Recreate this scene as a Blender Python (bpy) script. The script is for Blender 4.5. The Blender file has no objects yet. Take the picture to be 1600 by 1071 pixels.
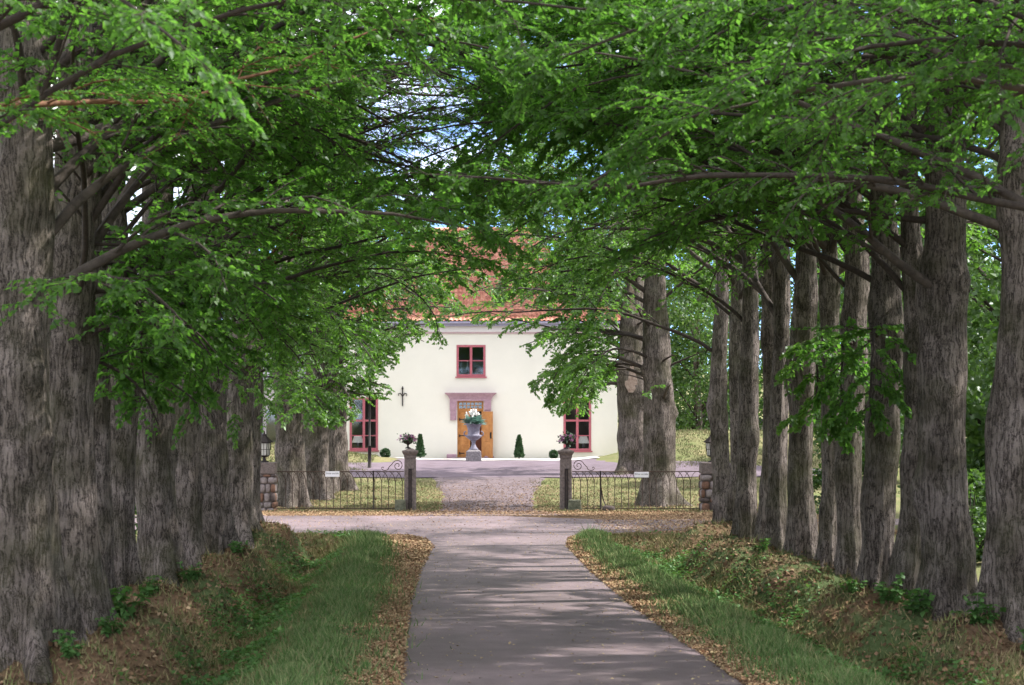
import bpy, math, random
import numpy as np
from mathutils import Vector, Matrix

random.seed(7)
RNG = np.random.default_rng(11)
scene = bpy.context.scene
COL = scene.collection
R = math.radians

# ------------------------------------------------------------------ camera, sky, sun, exposure
CAM_H = 3.5
cd = bpy.data.cameras.new('camera')
cam = bpy.data.objects.new('camera', cd)
COL.objects.link(cam)
cam.location = (0, 0, CAM_H)
cam.rotation_euler = (R(90), 0, 0)
cd.sensor_width = 36
cd.lens = 76.5
cd.shift_x = 65 / 1600
cd.shift_y = 94.5 / 1600
cd.clip_end = 3000
cd.dof.use_dof = True
cd.dof.focus_distance = 75
cd.dof.aperture_fstop = 3.6
scene.camera = cam

SUN_EL, SUN_AZ = 47, 81          # azimuth from +Y (behind the house) towards +X
w = bpy.data.worlds.new('World')
scene.world = w
w.use_nodes = True
nt = w.node_tree
bg = nt.nodes['Background']
sky = nt.nodes.new('ShaderNodeTexSky')
sky.sky_type = 'NISHITA'
sky.sun_disc = False
sky.sun_elevation = R(SUN_EL)
sky.sun_rotation = R(SUN_AZ)
sky.altitude = 5000
sky.air_density = 0.55
sky.dust_density = 0.0
sky.ozone_density = 3.0
# broken white cloud over the whole sky
wtc = nt.nodes.new('ShaderNodeTexCoord')
wmp = nt.nodes.new('ShaderNodeMapping')
wmp.inputs['Scale'].default_value = (1.0, 1.0, 2.2)
wmp.inputs['Location'].default_value = (1.13, 4.81, 0.63)
nt.links.new(wtc.outputs['Generated'], wmp.inputs['Vector'])
wnz = nt.nodes.new('ShaderNodeTexNoise')
wnz.inputs['Scale'].default_value = 3.2
wnz.inputs['Detail'].default_value = 9
wnz.inputs['Roughness'].default_value = 0.58
nt.links.new(wmp.outputs[0], wnz.inputs['Vector'])
wrp = nt.nodes.new('ShaderNodeValToRGB')
wrp.color_ramp.elements[0].position = 0.43
wrp.color_ramp.elements[1].position = 0.55
nt.links.new(wnz.outputs['Fac'], wrp.inputs['Fac'])
wmx = nt.nodes.new('ShaderNodeMix')
wmx.data_type = 'RGBA'
nt.links.new(wrp.outputs[0], wmx.inputs[0])
nt.links.new(sky.outputs[0], wmx.inputs[6])
wmx.inputs[7].default_value = (7.2, 7.0, 6.9, 1)
nt.links.new(wmx.outputs[2], bg.inputs['Color'])
bg.inputs['Strength'].default_value = 0.15
ld = bpy.data.lights.new('sun', 'SUN')
ld.energy = 2.8
ld.angle = R(0.9)
ld.color = (1.0, 0.95, 0.87)
sun = bpy.data.objects.new('sun', ld)
COL.objects.link(sun)
sd = Vector((math.sin(R(SUN_AZ)) * math.cos(R(SUN_EL)), math.cos(R(SUN_AZ)) * math.cos(R(SUN_EL)), math.sin(R(SUN_EL))))
sun.rotation_euler = sd.to_track_quat('Z', 'Y').to_euler()
sun.location = (0, 60, 60)
scene.view_settings.view_transform = 'Standard'
scene.view_settings.look = 'None'
scene.view_settings.gamma = 1
scene.view_settings.exposure = 1.66
scene.render.engine = 'CYCLES'
scene.cycles.max_bounces = 10
scene.cycles.diffuse_bounces = 5
scene.cycles.transmission_bounces = 8
scene.cycles.transparent_max_bounces = 16
scene.cycles.use_denoising = True

# ------------------------------------------------------------------ helpers: materials
def mat(name, col, rough=0.8, var=0.0, scale=8.0, col2=None, bump=0.0, bscale=None, metal=0.0, spec=0.3, detail=6):
    m = bpy.data.materials.new(name)
    m.use_nodes = True
    n = m.node_tree.nodes
    l = m.node_tree.links
    b = n['Principled BSDF']
    b.inputs['Roughness'].default_value = rough
    b.inputs['Metallic'].default_value = metal
    b.inputs['Specular IOR Level'].default_value = spec
    tc = n.new('ShaderNodeTexCoord')
    nz = n.new('ShaderNodeTexNoise')
    nz.inputs['Scale'].default_value = scale
    nz.inputs['Detail'].default_value = detail
    nz.inputs['Roughness'].default_value = 0.65
    l.new(tc.outputs['Object'], nz.inputs['Vector'])
    rp = n.new('ShaderNodeValToRGB')
    c2 = col2 if col2 else tuple(c * (1 - var) for c in col)
    rp.color_ramp.elements[0].position = 0.35
    rp.color_ramp.elements[1].position = 0.65
    rp.color_ramp.elements[0].color = (*c2, 1)
    rp.color_ramp.elements[1].color = (*col, 1)
    l.new(nz.outputs['Fac'], rp.inputs['Fac'])
    l.new(rp.outputs['Color'], b.inputs['Base Color'])
    if bump:
        n2 = n.new('ShaderNodeTexNoise')
        n2.inputs['Scale'].default_value = bscale or scale * 4
        n2.inputs['Detail'].default_value = 8
        l.new(tc.outputs['Object'], n2.inputs['Vector'])
        bp = n.new('ShaderNodeBump')
        bp.inputs['Strength'].default_value = bump
        bp.inputs['Distance'].default_value = 0.03
        l.new(n2.outputs['Fac'], bp.inputs['Height'])
        l.new(bp.outputs['Normal'], b.inputs['Normal'])
    return m

def leaf_mat(name, ca, cb, ta, tb, gloss=0.06, trans=0.45):
    m = bpy.data.materials.new(name)
    m.use_nodes = True
    n = m.node_tree.nodes
    l = m.node_tree.links
    n.clear()
    out = n.new('ShaderNodeOutputMaterial')
    geo = n.new('ShaderNodeNewGeometry')
    def ramp(a, b):
        r = n.new('ShaderNodeValToRGB')
        r.color_ramp.elements[0].color = (*a, 1)
        r.color_ramp.elements[1].color = (*b, 1)
        l.new(geo.outputs['Random Per Island'], r.inputs['Fac'])
        return r
    d = n.new('ShaderNodeBsdfDiffuse')
    t = n.new('ShaderNodeBsdfTranslucent')
    g = n.new('ShaderNodeBsdfGlossy')
    g.inputs['Roughness'].default_value = 0.45
    g.inputs['Color'].default_value = (0.9, 0.95, 1, 1)
    l.new(ramp(ca, cb).outputs[0], d.inputs['Color'])
    l.new(ramp(ta, tb).outputs[0], t.inputs['Color'])
    a = n.new('ShaderNodeMixShader')
    a.inputs[0].default_value = trans
    l.new(d.outputs[0], a.inputs[1])
    l.new(t.outputs[0], a.inputs[2])
    b = n.new('ShaderNodeMixShader')
    b.inputs[0].default_value = gloss
    l.new(a.outputs[0], b.inputs[1])
    l.new(g.outputs[0], b.inputs[2])
    l.new(b.outputs[0], out.inputs['Surface'])
    return m

def island_mat(name, stops, rough=0.9):
    m = bpy.data.materials.new(name)
    m.use_nodes = True
    n = m.node_tree.nodes
    l = m.node_tree.links
    b = n['Principled BSDF']
    b.inputs['Roughness'].default_value = rough
    b.inputs['Specular IOR Level'].default_value = 0.2
    geo = n.new('ShaderNodeNewGeometry')
    r = n.new('ShaderNodeValToRGB')
    e = r.color_ramp.elements
    while len(e) < len(stops):
        e.new(0.5)
    for i, s in enumerate(stops):
        e[i].position = i / (len(stops) - 1)
        e[i].color = (*s, 1)
    l.new(geo.outputs['Random Per Island'], r.inputs['Fac'])
    l.new(r.outputs[0], b.inputs['Base Color'])
    return m

def bark_mat(name, light, dark, moss=(0.07, 0.075, 0.03), mossamt=0.35):
    m = bpy.data.materials.new(name)
    m.use_nodes = True
    n = m.node_tree.nodes
    l = m.node_tree.links
    b = n['Principled BSDF']
    b.inputs['Roughness'].default_value = 0.92
    b.inputs['Specular IOR Level'].default_value = 0.15
    tc = n.new('ShaderNodeTexCoord')
    mp = n.new('ShaderNodeMapping')
    mp.inputs['Scale'].default_value = (1, 1, 0.11)
    l.new(tc.outputs['Object'], mp.inputs['Vector'])
    # warp
    wn = n.new('ShaderNodeTexNoise')
    wn.inputs['Scale'].default_value = 3
    l.new(tc.outputs['Object'], wn.inputs['Vector'])
    mx = n.new('ShaderNodeMix')
    mx.data_type = 'RGBA'
    mx.blend_type = 'LINEAR_LIGHT'
    mx.inputs[0].default_value = 0.06
    l.new(mp.outputs[0], mx.inputs[6])
    l.new(wn.outputs['Color'], mx.inputs[7])
    def furrow(scale, zs, lo):
        m_ = n.new('ShaderNodeMapping')
        m_.inputs['Scale'].default_value = (1, 1, zs)
        l.new(mx.outputs[2], m_.inputs['Vector'])
        q = n.new('ShaderNodeTexNoise')
        q.inputs['Scale'].default_value = scale
        q.inputs['Detail'].default_value = 4
        q.inputs['Roughness'].default_value = 0.55
        l.new(m_.outputs[0], q.inputs['Vector'])
        s1 = n.new('ShaderNodeMath'); s1.operation = 'SUBTRACT'; s1.inputs[1].default_value = 0.5
        s2 = n.new('ShaderNodeMath'); s2.operation = 'ABSOLUTE'
        cap = n.new('ShaderNodeMapRange')
        cap.inputs['From Max'].default_value = lo
        l.new(q.outputs['Fac'], s1.inputs[0])
        l.new(s1.outputs[0], s2.inputs[0])
        l.new(s2.outputs[0], cap.inputs['Value'])
        return cap.outputs[0]
    f1 = furrow(15, 1.0, .11)
    f2 = furrow(38, 1.0, .12)
    n1 = n.new('ShaderNodeTexNoise')
    n1.inputs['Scale'].default_value = 60
    n1.inputs['Detail'].default_value = 6
    n1.inputs['Roughness'].default_value = 0.7
    l.new(tc.outputs['Object'], n1.inputs['Vector'])
    fa = n.new('ShaderNodeMath'); fa.operation = 'MULTIPLY_ADD'; fa.inputs[1].default_value = 0.36
    fb = n.new('ShaderNodeMath'); fb.operation = 'MULTIPLY_ADD'; fb.inputs[1].default_value = 0.26
    l.new(n1.outputs['Fac'], fb.inputs[2])
    l.new(f2, fb.inputs[0])
    l.new(f1, fa.inputs[0])
    l.new(fb.outputs[0], fa.inputs[2])
    mul = fa
    rp = n.new('ShaderNodeValToRGB')
    rp.color_ramp.elements[0].position = 0.52
    rp.color_ramp.elements[1].position = 1.0
    rp.color_ramp.elements[0].color = (*dark, 1)
    rp.color_ramp.elements[1].color = (*light, 1)
    l.new(mul.outputs[0], rp.inputs['Fac'])
    n2 = n.new('ShaderNodeTexNoise')
    n2.inputs['Scale'].default_value = 1.3
    n2.inputs['Detail'].default_value = 5
    oi = n.new('ShaderNodeObjectInfo')
    va = n.new('ShaderNodeVectorMath')
    va.operation = 'ADD'
    l.new(tc.outputs['Object'], va.inputs[0])
    l.new(oi.outputs['Location'], va.inputs[1])
    l.new(va.outputs[0], n2.inputs['Vector'])
    r2 = n.new('ShaderNodeValToRGB')
    r2.color_ramp.elements[0].position = 0.45
    r2.color_ramp.elements[1].position = 0.75
    r2.color_ramp.elements[0].color = (0, 0, 0, 1)
    r2.color_ramp.elements[1].color = (mossamt * 2, mossamt * 2, mossamt * 2, 1)
    l.new(n2.outputs['Fac'], r2.inputs['Fac'])
    m2 = n.new('ShaderNodeMix')
    m2.data_type = 'RGBA'
    l.new(r2.outputs[0], m2.inputs[0])
    l.new(rp.outputs[0], m2.inputs[6])
    m2.inputs[7].default_value = (*moss, 1)
    # lichen-pale and weathered dark areas
    n4 = n.new('ShaderNodeTexNoise')
    n4.inputs['Scale'].default_value = 2.1
    n4.inputs['Detail'].default_value = 7
    n4.inputs['Roughness'].default_value = 0.62
    l.new(va.outputs[0], n4.inputs['Vector'])
    r4 = n.new('ShaderNodeValToRGB')
    r4.color_ramp.elements[0].position = 0.32
    r4.color_ramp.elements[1].position = 0.68
    r4.color_ramp.elements[0].color = (0.45, 0.43, 0.40, 1)
    r4.color_ramp.elements[1].color = (1.3, 1.26, 1.3, 1)
    l.new(n4.outputs['Fac'], r4.inputs['Fac'])
    m4 = n.new('ShaderNodeMix')
    m4.data_type = 'RGBA'
    m4.blend_type = 'MULTIPLY'
    m4.inputs[0].default_value = 1
    l.new(m2.outputs[2], m4.inputs[6])
    l.new(r4.outputs[0], m4.inputs[7])
    l.new(m4.outputs[2], b.inputs['Base Color'])
    bp = n.new('ShaderNodeBump')
    bp.inputs['Strength'].default_value = 1.0
    bp.inputs['Distance'].default_value = 0.035
    l.new(mul.outputs[0], bp.inputs['Height'])
    l.new(bp.outputs[0], b.inputs['Normal'])
    return m

def glass_mat(name):
    m = bpy.data.materials.new(name)
    m.use_nodes = True
    n = m.node_tree.nodes
    l = m.node_tree.links
    n.clear()
    out = n.new('ShaderNodeOutputMaterial')
    t = n.new('ShaderNodeBsdfTransparent')
    t.inputs['Color'].default_value = (0.85, 0.88, 0.9, 1)
    g = n.new('ShaderNodeBsdfGlossy')
    g.inputs['Roughness'].default_value = 0.03
    f = n.new('ShaderNodeFresnel')
    f.inputs['IOR'].default_value = 1.85
    x = n.new('ShaderNodeMixShader')
    l.new(f.outputs[0], x.inputs[0])
    l.new(t.outputs[0], x.inputs[1])
    l.new(g.outputs[0], x.inputs[2])
    l.new(x.outputs[0], out.inputs['Surface'])
    return m

M = {}
M['bark'] = bark_mat('bark', (0.285, 0.248, 0.225), (0.030, 0.025, 0.023))
M['bark_limb'] = mat('bark_limb', (0.10, 0.08, 0.07), 0.9, 0.0, 7, col2=(0.045, 0.036, 0.032), bump=0.5, bscale=40)
M['bark_twig'] = mat('bark_twig', (0.06, 0.046, 0.04), 0.9, 0.5, 20)
M['bark_reddish'] = mat('bark_reddish', (0.22, 0.11, 0.065), 0.85, 0.5, 12)
M['leaf'] = leaf_mat('lime_leaf', (0.045, 0.10, 0.022), (0.08, 0.155, 0.035), (0.10, 0.28, 0.03), (0.18, 0.42, 0.05), .02, .54)
M['leaf_far'] = leaf_mat('far_leaf', (0.05, 0.11, 0.02), (0.10, 0.18, 0.035), (0.11, 0.28, 0.025), (0.2, 0.42, 0.05), 0.04, .55)
M['leaf_bg'] = leaf_mat('background_leaf', (0.04, 0.09, 0.02), (0.09, 0.16, 0.035), (0.08, 0.2, 0.02), (0.14, 0.28, 0.04), 0.05)
M['herb'] = leaf_mat('herb_leaf', (0.05, 0.12, 0.03), (0.12, 0.24, 0.08), (0.08, 0.2, 0.03), (0.16, 0.3, 0.05), 0.015, 0.3)
M['cypress'] = leaf_mat('cypress_leaf', (0.03, 0.07, 0.03), (0.06, 0.12, 0.045), (0.03, 0.08, 0.02), (0.06, 0.13, 0.03), 0.05, 0.2)
M['grass'] = island_mat('grass_blade', [(0.07, 0.15, 0.035), (0.10, 0.18, 0.055), (0.15, 0.21, 0.085), (0.27, 0.26, 0.13)])
M['dry_grass'] = island_mat('dry_grass_blade', [(0.10, 0.15, 0.045), (0.17, 0.19, 0.075), (0.25, 0.22, 0.11), (0.33, 0.26, 0.15)])
M['lawn_blade'] = island_mat('lawn_grass_blade', [(0.10, 0.14, 0.05), (0.15, 0.17, 0.075), (0.20, 0.19, 0.10), (0.26, 0.21, 0.13)])
M['litter'] = island_mat('leaf_litter', [(0.09, 0.055, 0.035), (0.17, 0.10, 0.06), (0.26, 0.155, 0.09), (0.34, 0.25, 0.16), (0.21, 0.11, 0.075)])
M['litter_tan'] = island_mat('leaf_litter_tan', [(0.24, 0.135, 0.085), (0.32, 0.19, 0.115), (0.38, 0.26, 0.15), (0.44, 0.34, 0.2), (0.29, 0.17, 0.105)])
M['pale_litter'] = island_mat('pale_leaf_litter', [(0.36, 0.26, 0.15), (0.45, 0.34, 0.2), (0.5, 0.42, 0.24)])
M['asphalt'] = None
M['plaster'] = mat('ivory_plaster', (0.76, 0.735, 0.66), 0.9, 0.05, 0.7, bump=0.1, bscale=30)
M['frieze'] = mat('white_cornice', (0.76, 0.72, 0.72), 0.8, 0.08, 3)
M['cornice_line'] = mat('pink_moulding', (0.52, 0.38, 0.40), 0.8, 0.1, 3)
M['fascia'] = mat('lavender_grey_fascia', (0.36, 0.34, 0.46), 0.6, 0.1, 2)
M['tile'] = mat('clay_pantile', (0.74, 0.37, 0.27), 0.75, 0.0, 3.5, col2=(0.42, 0.16, 0.11), bump=0.2)
M['window_paint'] = mat('dusty_red_paint', (0.42, 0.12, 0.15), 0.55, 0.15, 6)
M['stone_portal'] = mat('pink_sandstone', (0.44, 0.29, 0.35), 0.85, 0.0, 7, col2=(0.32, 0.2, 0.25), bump=0.3)
M['door_wood'] = mat('honey_oak', (0.50, 0.23, 0.075), 0.5, 0.0, 5, col2=(0.36, 0.15, 0.045), bump=0.1)
M['door_inner'] = mat('red_brown_wood', (0.2, 0.06, 0.035), 0.6, 0.3, 5)
M['iron'] = mat('dark_iron', (0.045, 0.035, 0.035), 0.6, 0.5, 30, metal=0.3)
M['rust_iron'] = mat('rusty_iron', (0.075, 0.045, 0.035), 0.75, 0.6, 25)
M['granite'] = mat('dark_granite', (0.19, 0.155, 0.145), 0.85, 0.0, 14, col2=(0.10, 0.08, 0.078), bump=0.5, bscale=40)
M['granite_moss'] = mat('mossy_granite', (0.15, 0.15, 0.11), 0.9, 0.0, 9, col2=(0.06, 0.065, 0.045), bump=0.6, bscale=25)
M['urn_stone'] = mat('grey_urn_stone', (0.26, 0.245, 0.31), 0.75, 0.0, 8, col2=(0.15, 0.14, 0.19), bump=0.2)
M['plinth_stone'] = mat('rough_plinth_stone', (0.30, 0.27, 0.29), 0.9, 0.0, 12, col2=(0.16, 0.15, 0.16), bump=0.6)
M['pale_stone'] = mat('pale_fieldstone', (0.27, 0.23, 0.23), 0.9, 0.0, 9, col2=(0.15, 0.125, 0.125), bump=0.5)
M['red_stone'] = mat('rusty_fieldstone', (0.19, 0.105, 0.075), 0.9, 0.0, 9, col2=(0.10, 0.055, 0.04), bump=0.5)
M['dark_stone'] = mat('dark_fieldstone', (0.10, 0.075, 0.07), 0.9, 0.0, 9, col2=(0.05, 0.04, 0.04), bump=0.5)
M['mortar'] = mat('grey_mortar', (0.17, 0.14, 0.13), 0.95, 0.3, 15, bump=0.4)
M['white_paint'] = mat('white_enamel', (0.78, 0.77, 0.82), 0.5, 0.03, 4)
M['black_print'] = mat('black_print', (0.03, 0.03, 0.04), 0.6)
M['shade_cloth'] = mat('white_lamp_cloth', (0.85, 0.83, 0.82), 0.9, 0.03, 6)
M['shade_cloth'].node_tree.nodes['Principled BSDF'].inputs['Emission Color'].default_value = (1, .93, .86, 1)
M['shade_cloth'].node_tree.nodes['Principled BSDF'].inputs['Emission Strength'].default_value = .12
M['ceramic'] = mat('grey_ceramic', (0.22, 0.22, 0.24), 0.3, 0.2, 6)
M['candle'] = mat('white_wax', (0.85, 0.84, 0.82), 0.5)
M['wicker'] = mat('tan_wicker', (0.38, 0.2, 0.1), 0.8, 0.4, 60, bump=0.5)
M['petal_white'] = mat('white_petal', (0.85, 0.82, 0.80), 0.7, 0.08, 10)
M['petal_purple'] = island_mat('purple_petal', [(0.35, 0.12, 0.28), (0.5, 0.25, 0.45), (0.25, 0.07, 0.15), (0.55, 0.36, 0.5)])
M['blue_leaf'] = leaf_mat('blue_green_leaf', (0.10, 0.2, 0.17), (0.2, 0.34, 0.3), (0.1, 0.2, 0.15), (0.15, 0.3, 0.22), 0.08, 0.2)
M['glass'] = glass_mat('window_glass')
M['milk_glass'] = mat('pale_lantern_glass', (0.5, 0.5, 0.47), 0.25, 0.1, 5)
M['grey_roof'] = mat('grey_slate', (0.2, 0.19, 0.24), 0.7, 0.2, 4)
M['outbuilding'] = mat('pale_outbuilding_wall', (0.66, 0.6, 0.62), 0.8, 0.08, 2)
M['slate_blue'] = mat('slate_blue_paint', (0.13, 0.14, 0.25), 0.6, 0.2, 4)
M['pale_wood'] = mat('bare_pale_wood', (0.46, 0.36, 0.31), 0.85, 0.0, 9, col2=(0.26, 0.18, 0.15), bump=0.6)
M['red_wood'] = mat('torn_red_wood', (0.38, 0.17, 0.09), 0.85, 0.4, 9)
M['room'] = mat('dim_room_wall', (0.22, 0.2, 0.18), 0.9, 0.1, 1)
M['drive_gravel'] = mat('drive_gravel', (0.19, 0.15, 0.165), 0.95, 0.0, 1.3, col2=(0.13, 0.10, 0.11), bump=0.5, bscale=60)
M['overexposed_gravel'] = mat('overexposed_gravel', (0.55, 0.52, 0.5), 0.95, 0.15, 2)  # same gravel near the house, its overexposed glare painted into the colour
M['gravel'] = mat('mauve_gravel', (0.185, 0.145, 0.18), 0.95, 0.0, 1.0, col2=(0.135, 0.105, 0.125), bump=0.5, bscale=60)

def asphalt_mat():
    m = mat('asphalt', (0.205, 0.163, 0.174), 0.75, 0.0, 1.2, col2=(0.155, 0.123, 0.131), bump=0.25, bscale=120, spec=0.25)
    n = m.node_tree.nodes
    l = m.node_tree.links
    b = n['Principled BSDF']
    src = b.inputs['Base Color'].links[0].from_socket
    tc = n.new('ShaderNodeTexCoord')
    nz = n.new('ShaderNodeTexNoise')
    nz.inputs['Scale'].default_value = 90
    nz.inputs['Detail'].default_value = 4
    l.new(tc.outputs['Object'], nz.inputs['Vector'])
    rp = n.new('ShaderNodeValToRGB')
    rp.color_ramp.elements[0].position = 0.3
    rp.color_ramp.elements[1].position = 0.72
    rp.color_ramp.elements[0].color = (0.62, 0.62, 0.62, 1)
    rp.color_ramp.elements[1].color = (1.45, 1.42, 1.42, 1)
    l.new(nz.outputs['Fac'], rp.inputs['Fac'])
    mx = n.new('ShaderNodeMix')
    mx.data_type = 'RGBA'
    mx.blend_type = 'MULTIPLY'
    mx.inputs[0].default_value = 1
    l.new(src, mx.inputs[6])
    l.new(rp.outputs[0], mx.inputs[7])
    # worn cross bands: old repair joints lying across the lane
    mp = n.new('ShaderNodeMapping')
    mp.inputs['Scale'].default_value = (0.5, 0.28, 1)
    l.new(tc.outputs['Object'], mp.inputs['Vector'])
    n3 = n.new('ShaderNodeTexNoise')
    n3.inputs['Scale'].default_value = 1.0
    n3.inputs['Detail'].default_value = 3
    l.new(mp.outputs[0], n3.inputs['Vector'])
    r3 = n.new('ShaderNodeValToRGB')
    r3.color_ramp.elements[0].position = 0.4
    r3.color_ramp.elements[1].position = 0.68
    r3.color_ramp.elements[0].color = (0.8, 0.8, 0.8, 1)
    r3.color_ramp.elements[1].color = (1.2, 1.17, 1.2, 1)
    l.new(n3.outputs['Fac'], r3.inputs['Fac'])
    m2 = n.new('ShaderNodeMix')
    m2.data_type = 'RGBA'
    m2.blend_type = 'MULTIPLY'
    m2.inputs[0].default_value = 1
    l.new(mx.outputs[2], m2.inputs[6])
    l.new(r3.outputs[0], m2.inputs[7])
    l.new(m2.outputs[2], b.inputs['Base Color'])
    return m
M['asphalt'] = asphalt_mat()

def ground_mat():
    m = bpy.data.materials.new('ground_cover')
    m.use_nodes = True
    n = m.node_tree.nodes
    l = m.node_tree.links
    b = n['Principled BSDF']
    b.inputs['Roughness'].default_value = 0.95
    b.inputs['Specular IOR Level'].default_value = 0.1
    at = n.new('ShaderNodeAttribute')
    at.attribute_name = 'cover'
    sp = n.new('ShaderNodeSeparateColor')
    l.new(at.outputs['Color'], sp.inputs[0])
    tc = n.new('ShaderNodeTexCoord')
    def noise(s, d=6):
        x = n.new('ShaderNodeTexNoise')
        x.inputs['Scale'].default_value = s
        x.inputs['Detail'].default_value = d
        x.inputs['Roughness'].default_value = 0.7
        l.new(tc.outputs['Object'], x.inputs['Vector'])
        return x
    def ramp(src, p0, c0, p1, c1):
        r = n.new('ShaderNodeValToRGB')
        r.color_ramp.elements[0].position = p0
        r.color_ramp.elements[1].position = p1
        r.color_ramp.elements[0].color = (*c0, 1)
        r.color_ramp.elements[1].color = (*c1, 1)
        l.new(src, r.inputs['Fac'])
        return r.outputs[0]
    def mix(f, a, c):
        x = n.new('ShaderNodeMix')
        x.data_type = 'RGBA'
        l.new(f, x.inputs[0])
        l.new(a, x.inputs[6])
        l.new(c, x.inputs[7])
        return x.outputs[2]
    def soft(mask, nz):
        # break the mask edge up with noise
        a = n.new('ShaderNodeMath')
        a.operation = 'ADD'
        l.new(mask, a.inputs[0])
        l.new(nz, a.inputs[1])
        return ramp(a.outputs[0], 0.85, (0, 0, 0), 1.1, (1, 1, 1))
    fine = noise(14)
    mid = noise(2.5)
    big = noise(0.5)
    soil = ramp(fine.outputs['Fac'], 0.3, (0.035, 0.025, 0.02), 0.7, (0.12, 0.07, 0.045))
    litter = ramp(fine.outputs['Fac'], 0.3, (0.085, 0.055, 0.035), 0.7, (0.22, 0.145, 0.09))
    green = ramp(fine.outputs['Fac'], 0.3, (0.055, 0.085, 0.03), 0.7, (0.13, 0.17, 0.08))
    dry = ramp(mid.outputs['Fac'], 0.32, (0.10, 0.15, 0.045), 0.68, (0.24, 0.20, 0.11))
    dry2 = mix(fine.outputs['Fac'], dry, ramp(big.outputs['Fac'], 0.35, (0.12, 0.17, 0.06), 0.65, (0.30, 0.225, 0.14)))
    c = mix(soft(sp.outputs[0], mid.outputs['Fac']), soil, green)
    c = mix(soft(sp.outputs[1], mid.outputs['Fac']), c, litter)
    c = mix(soft(sp.outputs[2], mid.outputs['Fac']), c, dry2)
    l.new(c, b.inputs['Base Color'])
    bp = n.new('ShaderNodeBump')
    bp.inputs['Strength'].default_value = 0.6
    bp.inputs['Distance'].default_value = 0.06
    l.new(noise(30).outputs['Fac'], bp.inputs['Height'])
    l.new(bp.outputs[0], b.inputs['Normal'])
    return m
M['ground'] = ground_mat()

# ------------------------------------------------------------------ helpers: objects
def tag(o, label=None, cat=None, group=None, kind=None):
    if label: o['label'] = label
    if cat: o['category'] = cat
    if group: o['group'] = group
    if kind: o['kind'] = kind
    return o

def thing(name, loc, label, cat, group=None):
    o = bpy.data.objects.new(name, None)
    o.empty_display_size = 0.3
    COL.objects.link(o)
    o.location = loc
    return tag(o, label, cat, group)

def fast_mesh(name, V, F, k):
    """V (n,3), F (m,k) arrays -> mesh"""
    me = bpy.data.meshes.new(name)
    me.vertices.add(len(V))
    me.vertices.foreach_set('co', np.ascontiguousarray(V, dtype=np.float32).ravel())
    me.loops.add(len(F) * k)
    me.loops.foreach_set('vertex_index', np.ascontiguousarray(F, dtype=np.int32).ravel())
    me.polygons.add(len(F))
    me.polygons.foreach_set('loop_start', np.arange(0, len(F) * k, k, dtype=np.int32))
    me.polygons.foreach_set('loop_total', np.full(len(F), k, dtype=np.int32))
    me.update(calc_edges=True)
    return me

def link(name, me, m, parent=None, smooth=False):
    o = bpy.data.objects.new(name, me)
    if m is not None and not me.materials:
        me.materials.append(m)
    if smooth:
        me.polygons.foreach_set('use_smooth', np.ones(len(me.polygons), dtype=bool))
    COL.objects.link(o)
    if parent is not None:
        o.parent = parent
    return o

def root_loc(o):
    while o.parent is not None:
        o = o.parent
    return np.array(o.location) if o.type == 'EMPTY' else np.zeros(3)

class G:
    """collects simple solids, world coordinates; links as one mesh"""
    def __init__(s):
        s.v = []
        s.f = []
    def add(s, v, f):
        o = len(s.v)
        s.v += [tuple(map(float, p)) for p in v]
        s.f += [tuple(i + o for i in q) for q in f]
        return s
    def box(s, x0, x1, y0, y1, z0, z1):
        return s.add([(x0, y0, z0), (x1, y0, z0), (x1, y1, z0), (x0, y1, z0), (x0, y0, z1), (x1, y0, z1), (x1, y1, z1), (x0, y1, z1)],
                     [(0, 3, 2, 1), (4, 5, 6, 7), (0, 1, 5, 4), (1, 2, 6, 5), (2, 3, 7, 6), (3, 0, 4, 7)])
    def frust(s, cx, cy, z0, z1, w0, d0, w1, d1):
        v = []
        for z, a, b in ((z0, w0, d0), (z1, w1, d1)):
            v += [(cx - a / 2, cy - b / 2, z), (cx + a / 2, cy - b / 2, z), (cx + a / 2, cy + b / 2, z), (cx - a / 2, cy + b / 2, z)]
        return s.add(v, [(0, 3, 2, 1), (4, 5, 6, 7), (0, 1, 5, 4), (1, 2, 6, 5), (2, 3, 7, 6), (3, 0, 4, 7)])
    def tube(s, pts, r, n=6):
        P = np.array(pts, float)[None]
        rr = np.array(r if hasattr(r, '__len__') else [r] * len(pts), float)[None]
        V, F = tubes(P, rr, n)
        s.add(V, F)
        K = len(pts)
        o = len(s.v) - K * n
        s.f.append(tuple(o + i for i in range(n)))
        s.f.append(tuple(o + (K - 1) * n + i for i in reversed(range(n))))
        return s
    def lathe(s, cx, cy, prof, n=20):
        v = []
        for r, z in prof:
            for i in range(n):
                a = 2 * math.pi * i / n
                v.append((cx + r * math.cos(a), cy + r * math.sin(a), z))
        f = []
        for k in range(len(prof) - 1):
            for i in range(n):
                j = (i + 1) % n
                f.append((k * n + i, k * n + j, (k + 1) * n + j, (k + 1) * n + i))
        f.append(tuple(reversed(range(n))))
        f.append(tuple((len(prof) - 1) * n + i for i in range(n)))
        return s.add(v, f)
    def build(s, name, m, parent=None, smooth=False, bevel=0, label=None):
        me = bpy.data.meshes.new(name)
        off = root_loc(parent) if parent is not None else np.zeros(3)
        V = [(a - off[0], b - off[1], c - off[2]) for a, b, c in s.v]
        me.from_pydata(V, [], s.f)
        me.update()
        o = link(name, me, m, parent, smooth)
        if bevel:
            md = o.modifiers.new('bevel', 'BEVEL')
            md.width = bevel
            md.segments = 2
        if label: o['label'] = label
        return o

def norm(a):
    return a / np.maximum(np.linalg.norm(a, axis=-1, keepdims=True), 1e-9)

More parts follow.
